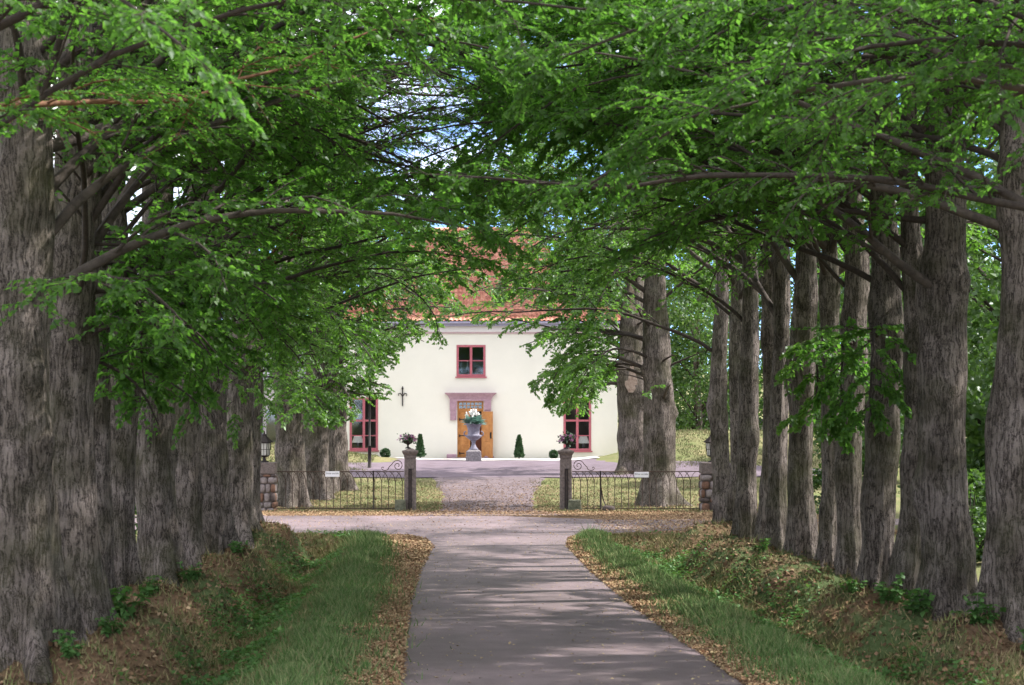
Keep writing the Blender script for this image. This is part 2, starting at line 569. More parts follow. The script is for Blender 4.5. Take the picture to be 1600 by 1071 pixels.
def tubes(P, Rr, n):
    """P (M,K,3), Rr (M,K) -> verts, quads"""
    Mn, K, _ = P.shape
    T = norm(np.gradient(P, axis=1))
    mean = norm(T.mean(axis=1))
    ref = np.where(np.abs(mean[:, 2:3]) > 0.85, np.array([[1.0, 0, 0]]), np.array([[0, 0, 1.0]]))[:, None, :]
    a = norm(np.cross(T, np.broadcast_to(ref, T.shape)))
    b = np.cross(T, a)
    ang = np.arange(n) * 2 * math.pi / n
    V = P[:, :, None, :] + Rr[:, :, None, None] * (np.cos(ang)[None, None, :, None] * a[:, :, None, :] + np.sin(ang)[None, None, :, None] * b[:, :, None, :])
    idx = np.arange(Mn * K * n).reshape(Mn, K, n)
    nx = np.roll(idx, -1, axis=2)
    F = np.stack([idx[:, :-1], nx[:, :-1], nx[:, 1:], idx[:, 1:]], axis=-1).reshape(-1, 4)
    return V.reshape(-1, 3), F

def vnoise(x, y, seed=0):
    """smooth value noise on arrays, period free"""
    def h(i, j):
        t = np.sin(i * 127.1 + j * 311.7 + seed * 74.7) * 43758.5453
        return t - np.floor(t)
    xi, yi = np.floor(x), np.floor(y)
    fx, fy = x - xi, y - yi
    fx = fx * fx * (3 - 2 * fx)
    fy = fy * fy * (3 - 2 * fy)
    return (h(xi, yi) * (1 - fx) + h(xi + 1, yi) * fx) * (1 - fy) + (h(xi, yi + 1) * (1 - fx) + h(xi + 1, yi + 1) * fx) * fy

def sstep(a, b, x):
    t = np.clip((x - a) / (b - a), 0, 1)
    return t * t * (3 - 2 * t)

# ------------------------------------------------------------------ layout of the avenue
# left and right rows of limes: x, y, trunk radius at breast height
LEFT = [(-5.5, 26.8, .40), (-5.42, 29.6, .33), (-5.6, 32.4, .20), (-5.72, 35.5, .27), (-5.5, 38.4, .35), (-5.5, 42.2, .27),
        (-5.4, 45.2, .36), (-5.35, 50.2, .36), (-5.52, 54.0, .28)]
RIGHT = [(7.68, 30.6, .40), (7.15, 32.6, .37), (7.02, 34.6, .19), (6.83, 36.2, .28), (6.85, 39.0, .23), (6.75, 41.2, .18), (6.63, 43.4, .26),
         (6.5, 45.6, .21), (6.45, 47.2, .21), (6.3, 49.2, .22), (6.6, 54.0, .20), (6.85, 59.3, .25)]
NEAR = [(-6.1, 20.6, .5), (7.8, 25.2, .5), (7.9, 20.4, .5), (-5.9, 15.6, .5), (8.0, 15.8, .5)]

RD_Y = [0, 20, 27, 37, 45, 53, 56, 57.5, 58.6, 59.4, 60]
RD_L = [-.95, -.95, -.95, -1.15, -1.15, -1.0, -1.25, -1.75, -2.7, -4.2, -6.5]
RD_R = [4.6, 4.0, 3.5, 2.9, 2.6, 2.45, 2.65, 3.0, 3.7, 4.8, 6.6]
def road_l(y): return np.interp(y, RD_Y, RD_L)
def road_r(y): return np.interp(y, RD_Y, RD_R)
GR_LI = lambda y: np.interp(y, [0, 27, 37, 44, 54, 58], [-1.6, -1.55, -1.75, -1.95, -2.2, -2.6])
GR_LO = lambda y: np.interp(y, [0, 27, 37, 54, 58], [-2.8, -2.75, -2.85, -2.95, -3.0])
GR_RI = lambda y: np.interp(y, [0, 20, 27, 37, 45, 54, 58], [5.3, 4.7, 4.05, 3.5, 3.1, 2.85, 3.1])
GR_RO = lambda y: np.interp(y, [0, 20, 27, 37, 45, 54, 58], [6.2, 5.6, 4.95, 4.35, 3.75, 3.4, 3.4])

def H(x, y):
    x = np.asarray(x, float)
    y = np.asarray(y, float)
    av = 1 - sstep(54.5, 57.5, y)
    lo, ro = GR_LO(y), GR_RO(y)
    z = np.zeros(np.broadcast(x, y).shape)
    # verge ridges, ditches
    z += av * .07 * np.exp(-((x - (lo + .55)) / .4) ** 2)
    z += av * .07 * np.exp(-((x - (ro - .45)) / .4) ** 2)
    z -= av * .42 * np.exp(-((x - (lo - .85)) / .6) ** 2)
    z -= av * .38 * np.exp(-((x - (ro + .95)) / .65) ** 2)
    # root mounds reaching from each trunk down to the ditch
    for (tx, ty, r) in LEFT + RIGHT:
        s = 1 if tx < 0 else -1
        u = (x - tx) * s
        z += av * .54 * np.exp(-((y - ty + .35 * np.maximum(u, 0)) / .55) ** 2) * np.exp(-(np.maximum(u - .9, 0) / .65) ** 2) * np.exp(-(np.minimum(u, 0) / .9) ** 2)
    z += .05 * (vnoise(x * 1.1, y * 1.1, 1) - .5) * (1 - ((x > road_l(y) - .2) & (x < road_r(y) + .2) & (y < 71)))
    # beyond the gate the drive climbs to the house
    z += .88 * sstep(71.5, 97, y)
    z += .8 * np.exp(-((x + 9) / 4.2) ** 2 - ((y - 97) / 5.0) ** 2)
    z += 1.35 * np.exp(-((np.minimum(x - 9.8, 0)) / 2.7) ** 2 - ((y - 99) / 6.5) ** 2) * (1 - sstep(16, 40, x) * .3)
    # the wider park
    z += sstep(10, 60, np.abs(x)) * 1.2 * (vnoise(x * .05, y * .05, 3) - .4)
    z += 7 * sstep(110, 320, y) + 5 * sstep(40, 250, np.abs(x)) * sstep(20, 120, y)
    # level court under the house
    inh = sstep(9.5, 7.5, np.abs(x - .2)) * sstep(100, 102.4, y) * sstep(118, 115, y)
    z = z * (1 - inh) + .84 * inh
    return z

def axis(dense, lo, hi, n_out):
    t = np.linspace(0, 1, n_out)[1:] ** 2.2
    return np.concatenate([(dense[0] - t * (dense[0] - lo))[::-1], dense, dense[-1] + t * (hi - dense[-1])])

# ------------------------------------------------------------------ ground
gx = axis(np.arange(-10, 12, .13), -700, 700, 26)
gy = axis(np.concatenate([np.arange(16, 72, .17), np.arange(72, 118, .4)]), -200, 1200, 24)
X, Y = np.meshgrid(gx, gy)
Z = H(X, Y)
V = np.stack([X, Y, Z], -1).reshape(-1, 3)
ny_, nx_ = X.shape
ii = np.arange(ny_ * nx_).reshape(ny_, nx_)
F = np.stack([ii[:-1, :-1], ii[:-1, 1:], ii[1:, 1:], ii[1:, :-1]], -1).reshape(-1, 4)
me = fast_mesh('ground', V, F, 4)
av = Y < 57
lo, ro, li, ri = GR_LO(Y), GR_RO(Y), GR_LI(Y), GR_RI(Y)
grass = np.where(av, ((X > lo) & (X < li)) | ((X > ri) & (X < ro)), 0) * 1.0
patch = vnoise(X * .9, Y * .9, 5)
bank = av & ((X <= lo) & (X > -8) | (X >= ro) & (X < 9))
ditch = np.exp(-((X - (lo - .8)) / .55) ** 2) + np.exp(-((X - (ro + .75)) / .6) ** 2)
grass = np.where(bank, .36 + .42 * patch + .35 * ditch, grass)
litter = np.where(av, ((X >= li) & (X < road_l(Y) + .1)) | ((X <= ri) & (X > road_r(Y) - .1)), 0) * 1.0
litter = np.where(bank, .20 + .5 * vnoise(X * .8, Y * .8, 9) - .12 * ditch, litter)
litter = np.where((Y >= 57) & (Y < 69.3), 1, litter)
dry = np.where((Y >= 69.3), 1.0, 0)
dry = np.where((X > 9) | (X < -8), 1.0, dry)
grass = np.where((Y >= 57), 0, grass)
cov = np.stack([grass, litter, dry, np.ones_like(X)], -1).reshape(-1, 4)
ca = me.color_attributes.new('cover', 'FLOAT_COLOR', 'POINT')
ca.data.foreach_set('color', cov.astype(np.float32).ravel())
tag(link('ground', me, M['ground'], smooth=True), kind='structure')

def sheet(name, left, right, ys, m, lift, nx=14, rag=.06, thick=.03):
    ys = np.asarray(ys, float)
    rows = []
    for k, y in enumerate(ys):
        a = left(y) + rag * (vnoise(np.array(y * 2.3), np.array(3.3), 21) - .5) * 2
        b = right(y) + rag * (vnoise(np.array(y * 2.1), np.array(8.3), 22) - .5) * 2
        t = np.linspace(0, 1, nx)
        xs = a + (b - a) * t
        zz = H(xs, np.full(nx, y)) + lift
        zz[0] -= thick
        zz[-1] -= thick
        rows.append(np.stack([xs, np.full(nx, y), zz], -1))
    V = np.array(rows).reshape(-1, 3)
    n = len(ys)
    ii = np.arange(n * nx).reshape(n, nx)
    F = np.stack([ii[:-1, :-1], ii[:-1, 1:], ii[1:, 1:], ii[1:, :-1]], -1).reshape(-1, 4)
    return tag(link(name, fast_mesh(name, V, F, 4), m, smooth=True), kind='structure')

sheet('avenue_road', road_l, road_r, np.concatenate([np.arange(8, 55, .5), np.arange(55, 60.01, .2)]), M['asphalt'], .022)
# the cross road in front of the gate (turned 90 degrees: built as rows along x)
M['cross_asphalt'] = mat('worn_mauve_asphalt', (0.15, 0.12, 0.13), 0.85, 0.0, 1.0, col2=(0.10, 0.08, 0.087), bump=0.3, bscale=90)
def cross_sheet():
    xs = np.arange(-60, 60.01, .5)
    rows = []
    for x in xs:
        y0 = np.interp(x, [-60, -8, -2.5, 4, 7, 60], [58.6, 58.6, 58.2, 58.2, 62.3, 62.6]) + .25 * (vnoise(np.array(x * 1.1), np.array(1.7), 31) - .5)
        y1 = np.interp(x, [-60, -4, 0, 4, 60], [68.2, 68.2, 68.6, 65.6, 65.4]) + .3 * (vnoise(np.array(x * .9), np.array(4.7), 32) - .5)
        t = np.linspace(0, 1, 12)
        yy = y0 + (y1 - y0) * t
        zz = H(np.full(12, x), yy) + .018
        zz[0] -= .03
        zz[-1] -= .03
        rows.append(np.stack([np.full(12, x), yy, zz], -1))
    V = np.array(rows).reshape(-1, 3)
    ii = np.arange(len(xs) * 12).reshape(len(xs), 12)
    F = np.stack([ii[:-1, :-1], ii[1:, :-1], ii[1:, 1:], ii[:-1, 1:]], -1).reshape(-1, 4)
    return tag(link('cross_road', fast_mesh('cross_road', V, F, 4), M['asphalt'], smooth=True), kind='structure')
cross_sheet()
sheet('gravel_drive', lambda y: np.interp(y, [67, 71, 78, 86], [-2.2, -.95, -.95, -1.5]), lambda y: np.interp(y, [67, 71, 78, 86], [3.4, 2.1, 2.2, 2.9]),
      np.arange(67.2, 86.6, .4), M['drive_gravel'], .03, 16, .12)
sheet('forecourt', lambda y: np.interp(y, [86, 88, 91, 92.5, 94, 98], [-10, -14, -9, -4.6, -3.4, -3.2]), lambda y: np.interp(y, [86, 88, 91, 92.5, 94, 98], [12, 16, 10, 6.6, 5.8, 5.6]),
      np.arange(86, 98.1, .4), M['gravel'], .034, 40, .25)
sheet('overexposed_court', lambda y: np.interp(y, [97.4, 99, 103], [-2.6, -3.4, -3.4]), lambda y: np.interp(y, [97.4, 103], [5.8, 6.0]),
      np.arange(97.4, 102.95, .4), M['overexposed_gravel'], .05, 30, .3)  # separate sheet that paints the overexposed strip before the house

# ------------------------------------------------------------------ lime trees
def trunk_mesh(seed, r0, h, lean, knobs=6, nseg=40, nring=64, flare=.5):
    g = np.random.default_rng(seed)
    t = np.linspace(0, 1, nring) ** 1.25
    z = -.35 + t * (h + .35)
    th = np.arange(nseg) * 2 * math.pi / nseg
    TH, ZZ = np.meshgrid(th, z)
    zz = np.maximum(ZZ, 0)
    top = np.clip(1 - (zz / h), 0, 1)
    r = r0 * (.12 + .88 * np.minimum(1, (top * 1.28)) ** .75)
    ph = g.uniform(0, 6.28, 4)
    k1, k2 = g.integers(3, 6), g.integers(5, 9)
    lob = .5 + .5 * np.cos(k1 * TH + ph[0] + .25 * zz) * .7 + .3 * np.cos(k2 * TH + ph[1])
    r = r * (1 + flare * np.exp(-np.maximum(ZZ + .1, -.2) / .42) * (.15 + 1.5 * np.clip(lob, 0, 1.2) ** 1.6) + .07 * (lob - .5) * np.exp(-zz / 5))
    # waviness, sinuous bulges, knobs
    cx, cy = np.cos(TH), np.sin(TH)
    r *= 1 + .19 * (vnoise(cx * 1.3 + 7 + seed, ZZ * .9 + cy * 1.3, seed) - .5) + .13 * (vnoise(cx * 3 + seed, ZZ * 2.2 + cy * 3, seed + 5) - .5)
    for _ in range(knobs):
        a, hz, s, am = g.uniform(0, 6.28), g.uniform(.4, 6.5), g.uniform(.14, .36), g.uniform(.14, .36)
        d = np.abs((TH - a + math.pi) % (2 * math.pi) - math.pi) * r0
        r += r0 * am * np.exp(-(d / s) ** 2 - ((ZZ - hz) / (s * 1.2)) ** 2)
    # fissured ridges
    r += .011 * (vnoise(TH * 9 + seed, ZZ * 1.6, seed + 9) - .5) * 2
    ax = lean[0] * zz + .06 * np.sin(zz * .8 + ph[2])
    ay = lean[1] * zz + .05 * np.sin(zz * .7 + ph[3])
    V = np.stack([ax + r * cx, ay + r * cy, ZZ], -1).reshape(-1, 3)
    ii = np.arange(nring * nseg).reshape(nring, nseg)
    nx = np.roll(ii, -1, 1)
    F = np.stack([ii[:-1], nx[:-1], nx[1:], ii[1:]], -1).reshape(-1, 4)
    center = lambda q: np.array([lean[0] * q + .06 * math.sin(q * .8 + ph[2]), lean[1] * q + .05 * math.sin(q * .7 + ph[3]), q])
    return fast_mesh('trunk', V, F, 4), center

def grow(g, S, D, L, K, lift, jitter):
    """batched curves: S (M,3) starts, D (M,3) directions, L (M,) lengths; lift (M,) vertical bend per unit"""
    Mn = len(S)
    P = np.zeros((Mn, K, 3))
    P[:, 0] = S
    d = norm(D)
    step = (L / (K - 1))[:, None]
    for k in range(1, K):
        P[:, k] = P[:, k - 1] + d * step
        d = d + g.normal(0, jitter, (Mn, 3))
        d[:, 2] += lift
        d = norm(d)
    return P

def leaf_quads(g, C, D, N, size):
    """leaf base C, direction D, normal N -> folded rhombus, two triangles each"""
    n = len(C)
    D = norm(D)
    S = norm(np.cross(D, N))
    U = np.cross(S, D)
    s = size[:, None]
    b = C
    tip = C + D * s - U * s * .12
    lf = C + D * s * .42 + S * s * .42 + U * s * .10
    rt = C + D * s * .42 - S * s * .42 + U * s * .10
    V = np.stack([b, lf, tip, rt], 1).reshape(-1, 3)
    i = np.arange(n)[:, None] * 4
    F = np.concatenate([i + np.array([[0, 2, 1]]), i + np.array([[0, 3, 2]])], 0)
    return V, F

def branch_system(g, path, r0, r1, sub_len, sub_gap, n_twig, n_leaf, leaf, keep, sub_from=.22, droop=-.10, leaf_sd=.4):
    """a limb along path (K,3) with side branches, twigs and leaves. returns wood (V,F) and leaves (V,F)"""
    K = len(path)
    seg = np.linalg.norm(np.diff(path, axis=0), axis=1)
    cum = np.concatenate([[0], np.cumsum(seg)])
    L = cum[-1]
    rad = r0 + (r1 - r0) * (cum / L) ** .8
    W = []
    v, f = tubes(path[None], rad[None], 7)
    W.append((v, f))
    ts = np.arange(sub_from * L, L, sub_gap)
    ts = np.concatenate([ts + g.uniform(-.1, .1, len(ts)), [L * .995]])
    ts = np.clip(ts, 0, L * .995)
    S = np.stack([np.interp(ts, cum, path[:, i]) for i in range(3)], -1)
    T = norm(np.stack([np.interp(np.minimum(ts + .2, L), cum, path[:, i]) - np.interp(np.maximum(ts - .2, 0), cum, path[:, i]) for i in range(3)], -1))
    up = np.array([0, 0, 1.0])
    side = norm(np.cross(T, up))
    sg = np.where(np.arange(len(ts)) % 2 == 0, 1, -1)[:, None]
    D = T * g.uniform(.45, .9, (len(ts), 1)) + sg * side * g.uniform(.5, 1, (len(ts), 1)) + up * g.normal(.12, .3, (len(ts), 1))
    D[-1] = T[-1]
    ls = sub_len * g.uniform(.55, 1.15, len(ts)) * (1 - .5 * (ts / L) ** 2)
    B = grow(g, S, D, ls, 7, droop, .10)
    ok = keep(B[:, 2], 0) & keep(B[:, 4], 0) & keep(B[:, -1], 0)
    B = B[ok]
    ls = ls[ok]
    ts = ts[ok]
    rs = np.interp(ts, cum, rad) * .5
    rs = np.clip(rs, .007, .035)
    rr = rs[:, None] * np.linspace(1, .3, 7)[None]
    W.append(tubes(B, rr, 4))
    # twigs
    nb = len(B)
    u = np.linspace(.12, 1, n_twig)[None] + g.uniform(-.04, .04, (nb, n_twig))
    u = np.clip(u, 0, .999) * 6
    k0 = np.floor(u).astype(int)
    fr = (u - k0)[..., None]
    ar = np.arange(nb)[:, None]
    TS = B[ar, k0] * (1 - fr) + B[ar, np.minimum(k0 + 1, 6)] * fr
    TT = norm(B[ar, np.minimum(k0 + 1, 6)] - B[ar, k0])
    sd_ = norm(np.cross(TT, up))
    sg = np.where(np.arange(n_twig) % 2 == 0, 1, -1)[None, :, None]
    TD = TT * .75 + sg * sd_ * g.uniform(.4, 1, (nb, n_twig, 1)) + up * g.normal(-.02, .22, (nb, n_twig, 1))
    TL = (ls[:, None] * .36 * g.uniform(.6, 1.25, (nb, n_twig))).reshape(-1)
    TL = np.clip(TL, .18, .85)
    Tw = grow(g, TS.reshape(-1, 3), TD.reshape(-1, 3), TL, 4, -.13, .10)
    ok = keep(Tw[:, -1], 0) & (g.uniform(0, 1, len(Tw)) < aside(Tw[:, -1]) + .15)
    Tw = Tw[ok]
    TL = TL[ok]
    if len(Tw):
        W.append(tubes(Tw[:, ::3], np.full((len(Tw), 2), .005) * np.array([1.25, .6])[None], 3))
        nt_ = len(Tw)
        u = np.linspace(.1, 1, n_leaf)[None] + g.uniform(-.04, .04, (nt_, n_leaf))
        u = np.clip(u, 0, .999) * 3
        k0 = np.floor(u).astype(int)
        fr = (u - k0)[..., None]
        ar = np.arange(nt_)[:, None]
        C = Tw[ar, k0] * (1 - fr) + Tw[ar, k0 + 1] * fr
        TT = norm(Tw[ar, k0 + 1] - Tw[ar, k0])
        s2 = norm(np.cross(TT, up))
        sg = np.where(np.arange(n_leaf) % 2 == 0, 1, -1)[None, :, None]
        LD = TT * .6 + sg * s2 * g.uniform(.4, 1.1, (nt_, n_leaf, 1)) + g.normal(0, .25, (nt_, n_leaf, 3))
        LD[..., 2] -= .28
        LN = up + g.normal(0, leaf_sd, (nt_, n_leaf, 3))
        C = C.reshape(-1, 3)
        sz = leaf * g.uniform(.65, 1.2, len(C))
        ok = keep(C, 0) & (g.uniform(0, 1, len(C)) < thin(C))
        LV = leaf_quads(g, C[ok], LD.reshape(-1, 3)[ok], LN.reshape(-1, 3)[ok], sz[ok])
    else:
        LV = (np.zeros((0, 3)), np.zeros((0, 3), int))
    return W, LV

def merge(parts, k):
    V, F, o = [], [], 0
    for v, f in parts:
        if len(v) == 0: continue
        V.append(v)
        F.append(f + o)
        o += len(v)
    if not V:
        return np.zeros((0, 3)), np.zeros((0, k), int)
    return np.concatenate(V), np.concatenate(F)

# a gap between the crowns of the two rows, open to the sky
GAP_A = np.array([-.5, 20, 6.1])
GAP_D = norm(np.array([-.022, 1, .131]))
def thin(P):
    q = P - GAP_A
    a = q @ GAP_D
    d = np.linalg.norm(q - a[:, None] * GAP_D, axis=1)
    w_ = .022 * (20 + a) * 1.25
    n_ = vnoise(P[:, 0] * 1.7, P[:, 2] * 1.7 + P[:, 1] * .6, 77)
    return np.where(d < w_ * (.55 + .9 * n_), .11, 1.0) * aside(P)

def aside(P):
    """crowns are built thinner where they are well out of the picture"""
    y = np.maximum(P[:, 1], 1)
    a = 735 + 3400 * P[:, 0] / y
    b = 630 + 3400 * (CAM_H - P[:, 2]) / y
    return np.where((a < -220) | (a > 1820) | (b < -200), .3, 1.0) * np.where((P[:, 1] > 44) & (P[:, 1] < 84) & (np.abs(P[:, 0] - .3) < 3.4) & (P[:, 2] < 8.6) & (P[:, 2] > np.where(P[:, 1] > 64, 5.9, 0)), np.where(vnoise(P[:, 0] * 1.1, P[:, 2] * 1.3 + P[:, 1] * .3, 15) > .52, .85, .3), 1.0)

def keep_avenue(P, slack):
    x, y, z = P[:, 0], P[:, 1], P[:, 2]
    zc = 5.45 + .03 * (y - 30) - .95 * sstep(41, 54, y) + 1.1 * (vnoise(x * .55 + 3, y * .5, 41) - .5)
    c = zc - np.where(x > .75, .62, .92) * np.maximum(0, np.abs(x - .75) - 2.75)
    return z > c + slack

def tree(name, x, y, r0, h, seed, label, group, limbs, keep, sub_len=1.9, sub_gap=.38, n_twig=10, n_leaf=13, leaf=.096, bark='bark', leafm='leaf',
         lean=None, extra=(), knobs=6, droop=-.10, trunk_label=None, cat='tree', flare=.6):
    """limbs: list of (z0, azimuth, elevation, length, r0, lift)"""
    g = np.random.default_rng(seed)
    base = np.array([x, y, float(H(x, y)) - .02])
    root = thing(name, base, label, cat, group)
    lean = lean or (g.normal(0, .012), g.normal(0, .012))
    me, center = trunk_mesh(seed, r0, h, lean, knobs, flare=flare)
    tr = link('trunk', me, M[bark], root, True)
    if trunk_label: tr['label'] = trunk_label
    leaves = []
    paths = []
    for (z0, az, el, L, rr, lift) in limbs:
        D = np.array([[math.cos(az) * math.cos(el), math.sin(az) * math.cos(el), math.sin(el)]])
        S = base + center(z0)
        P = grow(g, S[None], D, np.array([L]), 13, lift, .07)[0]
        paths.append((P, rr, M['bark_twig'] if rr < .075 else M['bark_limb'], None))
    for e in extra:
        P = np.array(e[0], float)
        t = np.linspace(0, len(P) - 1, 15)
        P = np.stack([np.interp(t, np.arange(len(P)), P[:, i]) for i in range(3)], -1)
        P[1:-1] += g.normal(0, .035, (13, 3))
        P[1:-1] = (P[:-2] + 2 * P[1:-1] + P[2:]) / 4
        paths.append((P, e[1], e[2], e[3] if len(e) > 3 else None))
    for P, rr, m, kp in paths:
        kp = kp or keep
        bad = np.nonzero(~kp(P, 0))[0]
        bad = bad[bad > 4]
        if len(bad) and kp is keep: P = P[:max(bad[0], 6)]
        hang = kp is not keep
        W, LV = branch_system(g, P, rr, .012, sub_len * (.55 if hang else 1), sub_gap * (.45 if hang else 1), n_twig, n_leaf, leaf, kp, droop=droop)
        leaves.append(LV)
        v, f = merge(W, 4)
        link('limb', fast_mesh('limb', v - base, f, 4), m, root, True)
    v, f = merge(leaves, 3)
    if len(v):
        link('crown', fast_mesh('crown', v - base, f, 3), M[leafm], root)
    return root

def hang_left(P, slack): return (P[:, 2] > 2.95 + .5 * vnoise(P[:, 0] * 2, P[:, 1] * 2, 61)) & (P[:, 0] < -3.6)
def hang_right(P, slack): return (P[:, 2] > 2.55 + .6 * vnoise(P[:, 0] * 2, P[:, 1] * 2, 62)) & (P[:, 0] > 5.2)
def sparse(P, slack): return (P[:, 2] > 5.6) & ((len(P) < 60) | (np.modf(np.abs(P[:, 0]) * 97.3)[0] < .4))
def hang_mid(P, slack): return (P[:, 2] > 4.75) & ((slack == 0) & (np.modf(np.abs(P[:, 0]) * 97.3)[0] < .5) | (len(P) < 40))

def avenue_limbs(g, side, n_in, n_out, zlo, zhi, low=None):
    """side +1: the road lies towards +x"""
    out = []
    a0 = 0 if side > 0 else math.pi
    for i in range(n_in):
        z0 = zlo + (zhi - zlo) * (i + g.uniform(0, .9)) / n_in
        az = a0 + g.normal(0, .5)
        out.append((z0, az, R(g.uniform(28, 56)), g.uniform(5.8, 8.8), g.uniform(.045, .085), -.075 + g.normal(0, .012)))
    for i in range(n_out):
        z0 = g.uniform(max(zlo, 5), zhi)
        az = a0 + math.pi + g.normal(0, .8)
        out.append((z0, az, R(g.uniform(25, 55)), g.uniform(4, 6), g.uniform(.06, .09), -.07))
    for i in range(low if low is not None else (5 if side > 0 else 0)):      # low thin boughs drooping in front of the trunks
        out.append((g.uniform(3.3, 5.6), a0 + g.normal(0, .9), R(g.uniform(8, 38)), g.uniform(1.9, 3.6), g.uniform(.022, .04), -.15))
    for i in range(2):      # along the row
        out.append((g.uniform(zlo + .5, zhi), g.choice([R(90), R(-90)]) + g.normal(0, .3), R(g.uniform(35, 60)), g.uniform(3.5, 5.5), .065, -.09))
    return out

ORD = ['nearest and thickest lime of the left row, at the left edge of the picture',
       'second lime of the left row, narrower trunk just behind the thickest one',
       'third lime of the left row, pale narrow trunk in the gap behind the second',
       'fourth lime of the left row, trunk with leafy plants and dark hollow at its foot',
       'fifth lime of the left row, behind the low hanging leaf sprays',
       'sixth lime of the left row, with a mossy stump-like bulge near its foot',
       'seventh lime of the left row, broad furrowed trunk with a bare broken branch',
       'eighth lime of the left row, next to last before the cross road',
       'last lime of the left row, its trunk standing beside the lantern pier']
for i, (x, y, r) in enumerate(LEFT):
    g = np.random.default_rng(100 + i)
    ex = []
    if i == 0:
        ex = [([(x, y, 6.6), (-4.3, y + 1.5, 7.2), (-2.6, y + 2.5, 7.9), (-1.0, y + 3.5, 8.6)], .10, M['bark_limb'])]
    if i == 1:
        ex = [([(x, y, 5.2), (x + .5, y + .6, 5.5), (x + .75, y + 1.0, 4.9), (x + .8, y + 1.3, 3.7)], .04, M['bark_twig'], hang_left)]
    if i == 3:
        ex = [([(x, y, 5.0), (x + .5, y - .8, 5.3), (x + .6, y - 1.7, 4.7), (x + .6, y - 2.2, 3.4)], .04, M['bark_twig'], hang_left),
              ([(x, y, 6.0), (x + .9, y - .6, 5.9), (x + 1.3, y - 1.2, 5.2), (x + 1.4, y - 1.6, 4.0)], .04, M['bark_twig'], hang_left)]
    if i == 8:
        ex = [([(x, y, 5.4), (-4.0, y + .3, 6.6), (-2.4, y + .6, 6.9), (-1.3, y + 1, 6.3), (-.85, y + 1.1, 5.6), (-.75, y + 1.1, 5.1)], .05, M['bark_twig'], hang_mid)]
    if i == 6:
        ex = [([(x + .3, y - .3, 4.9), (-4.6, y - 1.2, 5.7), (-3.9, y - 2, 6.6), (-2.9, y - 2.6, 7.3)], .07, M['bark_reddish'])]
    tree('lime_tree', x, y, r, 14.5, 300 + i, ORD[i], 'lime trees in the left row of the avenue',
         avenue_limbs(g, 1, 11 if y < 42 else 8, 3, 3.6, 10.5, 1 if i == 0 else None), keep_avenue, extra=ex,
         leafm='leaf' if y < 41 else 'leaf_far')
ORDR = ['nearest lime of the right row, thick trunk cut by the right edge of the picture',
        'second lime of the right row, broad straight trunk with flared foot and a long bough',
        'third lime of the right row, slender trunk with a dark hollow at its foot',
        'fourth lime of the right row, lower trunk lit pale above a leafy spray',
        'fifth lime of the right row, slightly bent trunk left of the pale one',
        'sixth lime of the right row, thin trunk with a burl beneath leafy tufts',
        'seventh lime of the right row, trunk with a round knob at its foot',
        'eighth lime of the right row, thin trunk between two leaning neighbours',
        'ninth lime of the right row, straight mid-grey trunk among close neighbours',
        'tenth lime of the right row, swelling into a heavy burl at mid height',
        'eleventh lime of the right row, second from the gate end',
        'last lime of the right row, pale trunk standing beside the right stone pier']
for i, (x, y, r) in enumerate(RIGHT):
    r *= .92
    g = np.random.default_rng(200 + i)
    ex = []
    if i == 0:
        ex = [([(x, y, 5.9), (6.4, y - .3, 6.35), (4.8, y - .4, 6.62), (3.2, y - .3, 6.7), (2.0, y, 6.55), (.9, y + .3, 6.6), (-.3, y + .5, 6.8)], .085, M['bark_limb'])]
    if i == 1:
        ex = [([(x, y, 5.0), (6.3, y - .4, 5.6), (5.2, y - .6, 6.5), (4.0, y - .8, 7.2), (2.7, y - .8, 7.9)], .09, M['bark_limb']),
              ([(x, y, 6.2), (5.6, y + .8, 6.5), (4.1, y + 1.2, 6.45), (2.6, y + 1.4, 6.0), (1.8, y + 1.4, 5.35)], .06, M['bark_twig'])]
    if i in (3, 4, 5):
        ex = [([(x, y, 4.5), (x - .3, y - .8, 4.75), (x - .45, y - 1.5, 4.3), (x - .5, y - 1.9, 3.2)], .035, M['bark_twig'], hang_right)]
    tree('lime_tree', x, y, r, 14.5, 500 + i, ORDR[i], 'lime trees in the right row of the avenue',
         avenue_limbs(g, -1, 9 if i < 4 else 6, 3, 5.4 if i < 2 else 4.4, 10.5), keep_avenue, extra=ex, knobs=9,
         leafm='leaf' if y < 41 else 'leaf_far')
ORDN = ['left lime just outside the picture whose reddish bough crosses the upper left corner',
        'right lime just outside the picture whose dark boughs cross the upper right corner',
        'right lime nearer the viewer, outside the picture, leaves hanging in the top right',
        'left lime closest to the viewer, outside the picture, leaves at the top left',
        'right lime closest to the viewer, outside the picture']
for i, (x, y, r) in enumerate(NEAR[:3]):
    g = np.random.default_rng(800 + i)
    s = 1 if x < 0 else -1
    ex = []
    if i == 0:
        ex = [([(x, y, 6.2), (-4.3, y + 3.2, 6.75), (-3.2, y + 4, 6.95), (-2.2, y + 4.6, 7.35), (-1.2, y + 5.2, 7.9)], .055, M['bark_reddish'])]
    if i == 1:
        ex = [([(x, y, 6.2), (6.2, y + .5, 7.2), (4.8, y + .8, 7.7), (3.4, y + 1.2, 8.2)], .075, M['bark_twig']),
              ([(x, y, 5.5), (6.2, 24.8, 5.72), (5.2, 24.6, 5.95), (3.9, 24.5, 6.06), (2.6, 24.4, 6.06), (1.7, 24.5, 5.88), (.9, 24.7, 6.0), (-.3, 25, 6.12)], .062, M['bark_twig'], sparse)]
    tree('lime_tree', x, y, r, 13.5, 700 + i, ORDN[i], 'lime trees outside the picture edge', avenue_limbs(g, s, 8, 1, 4.8, 8.5, 0), keep_avenue, extra=ex, leaf=.07, n_leaf=19, n_twig=12)

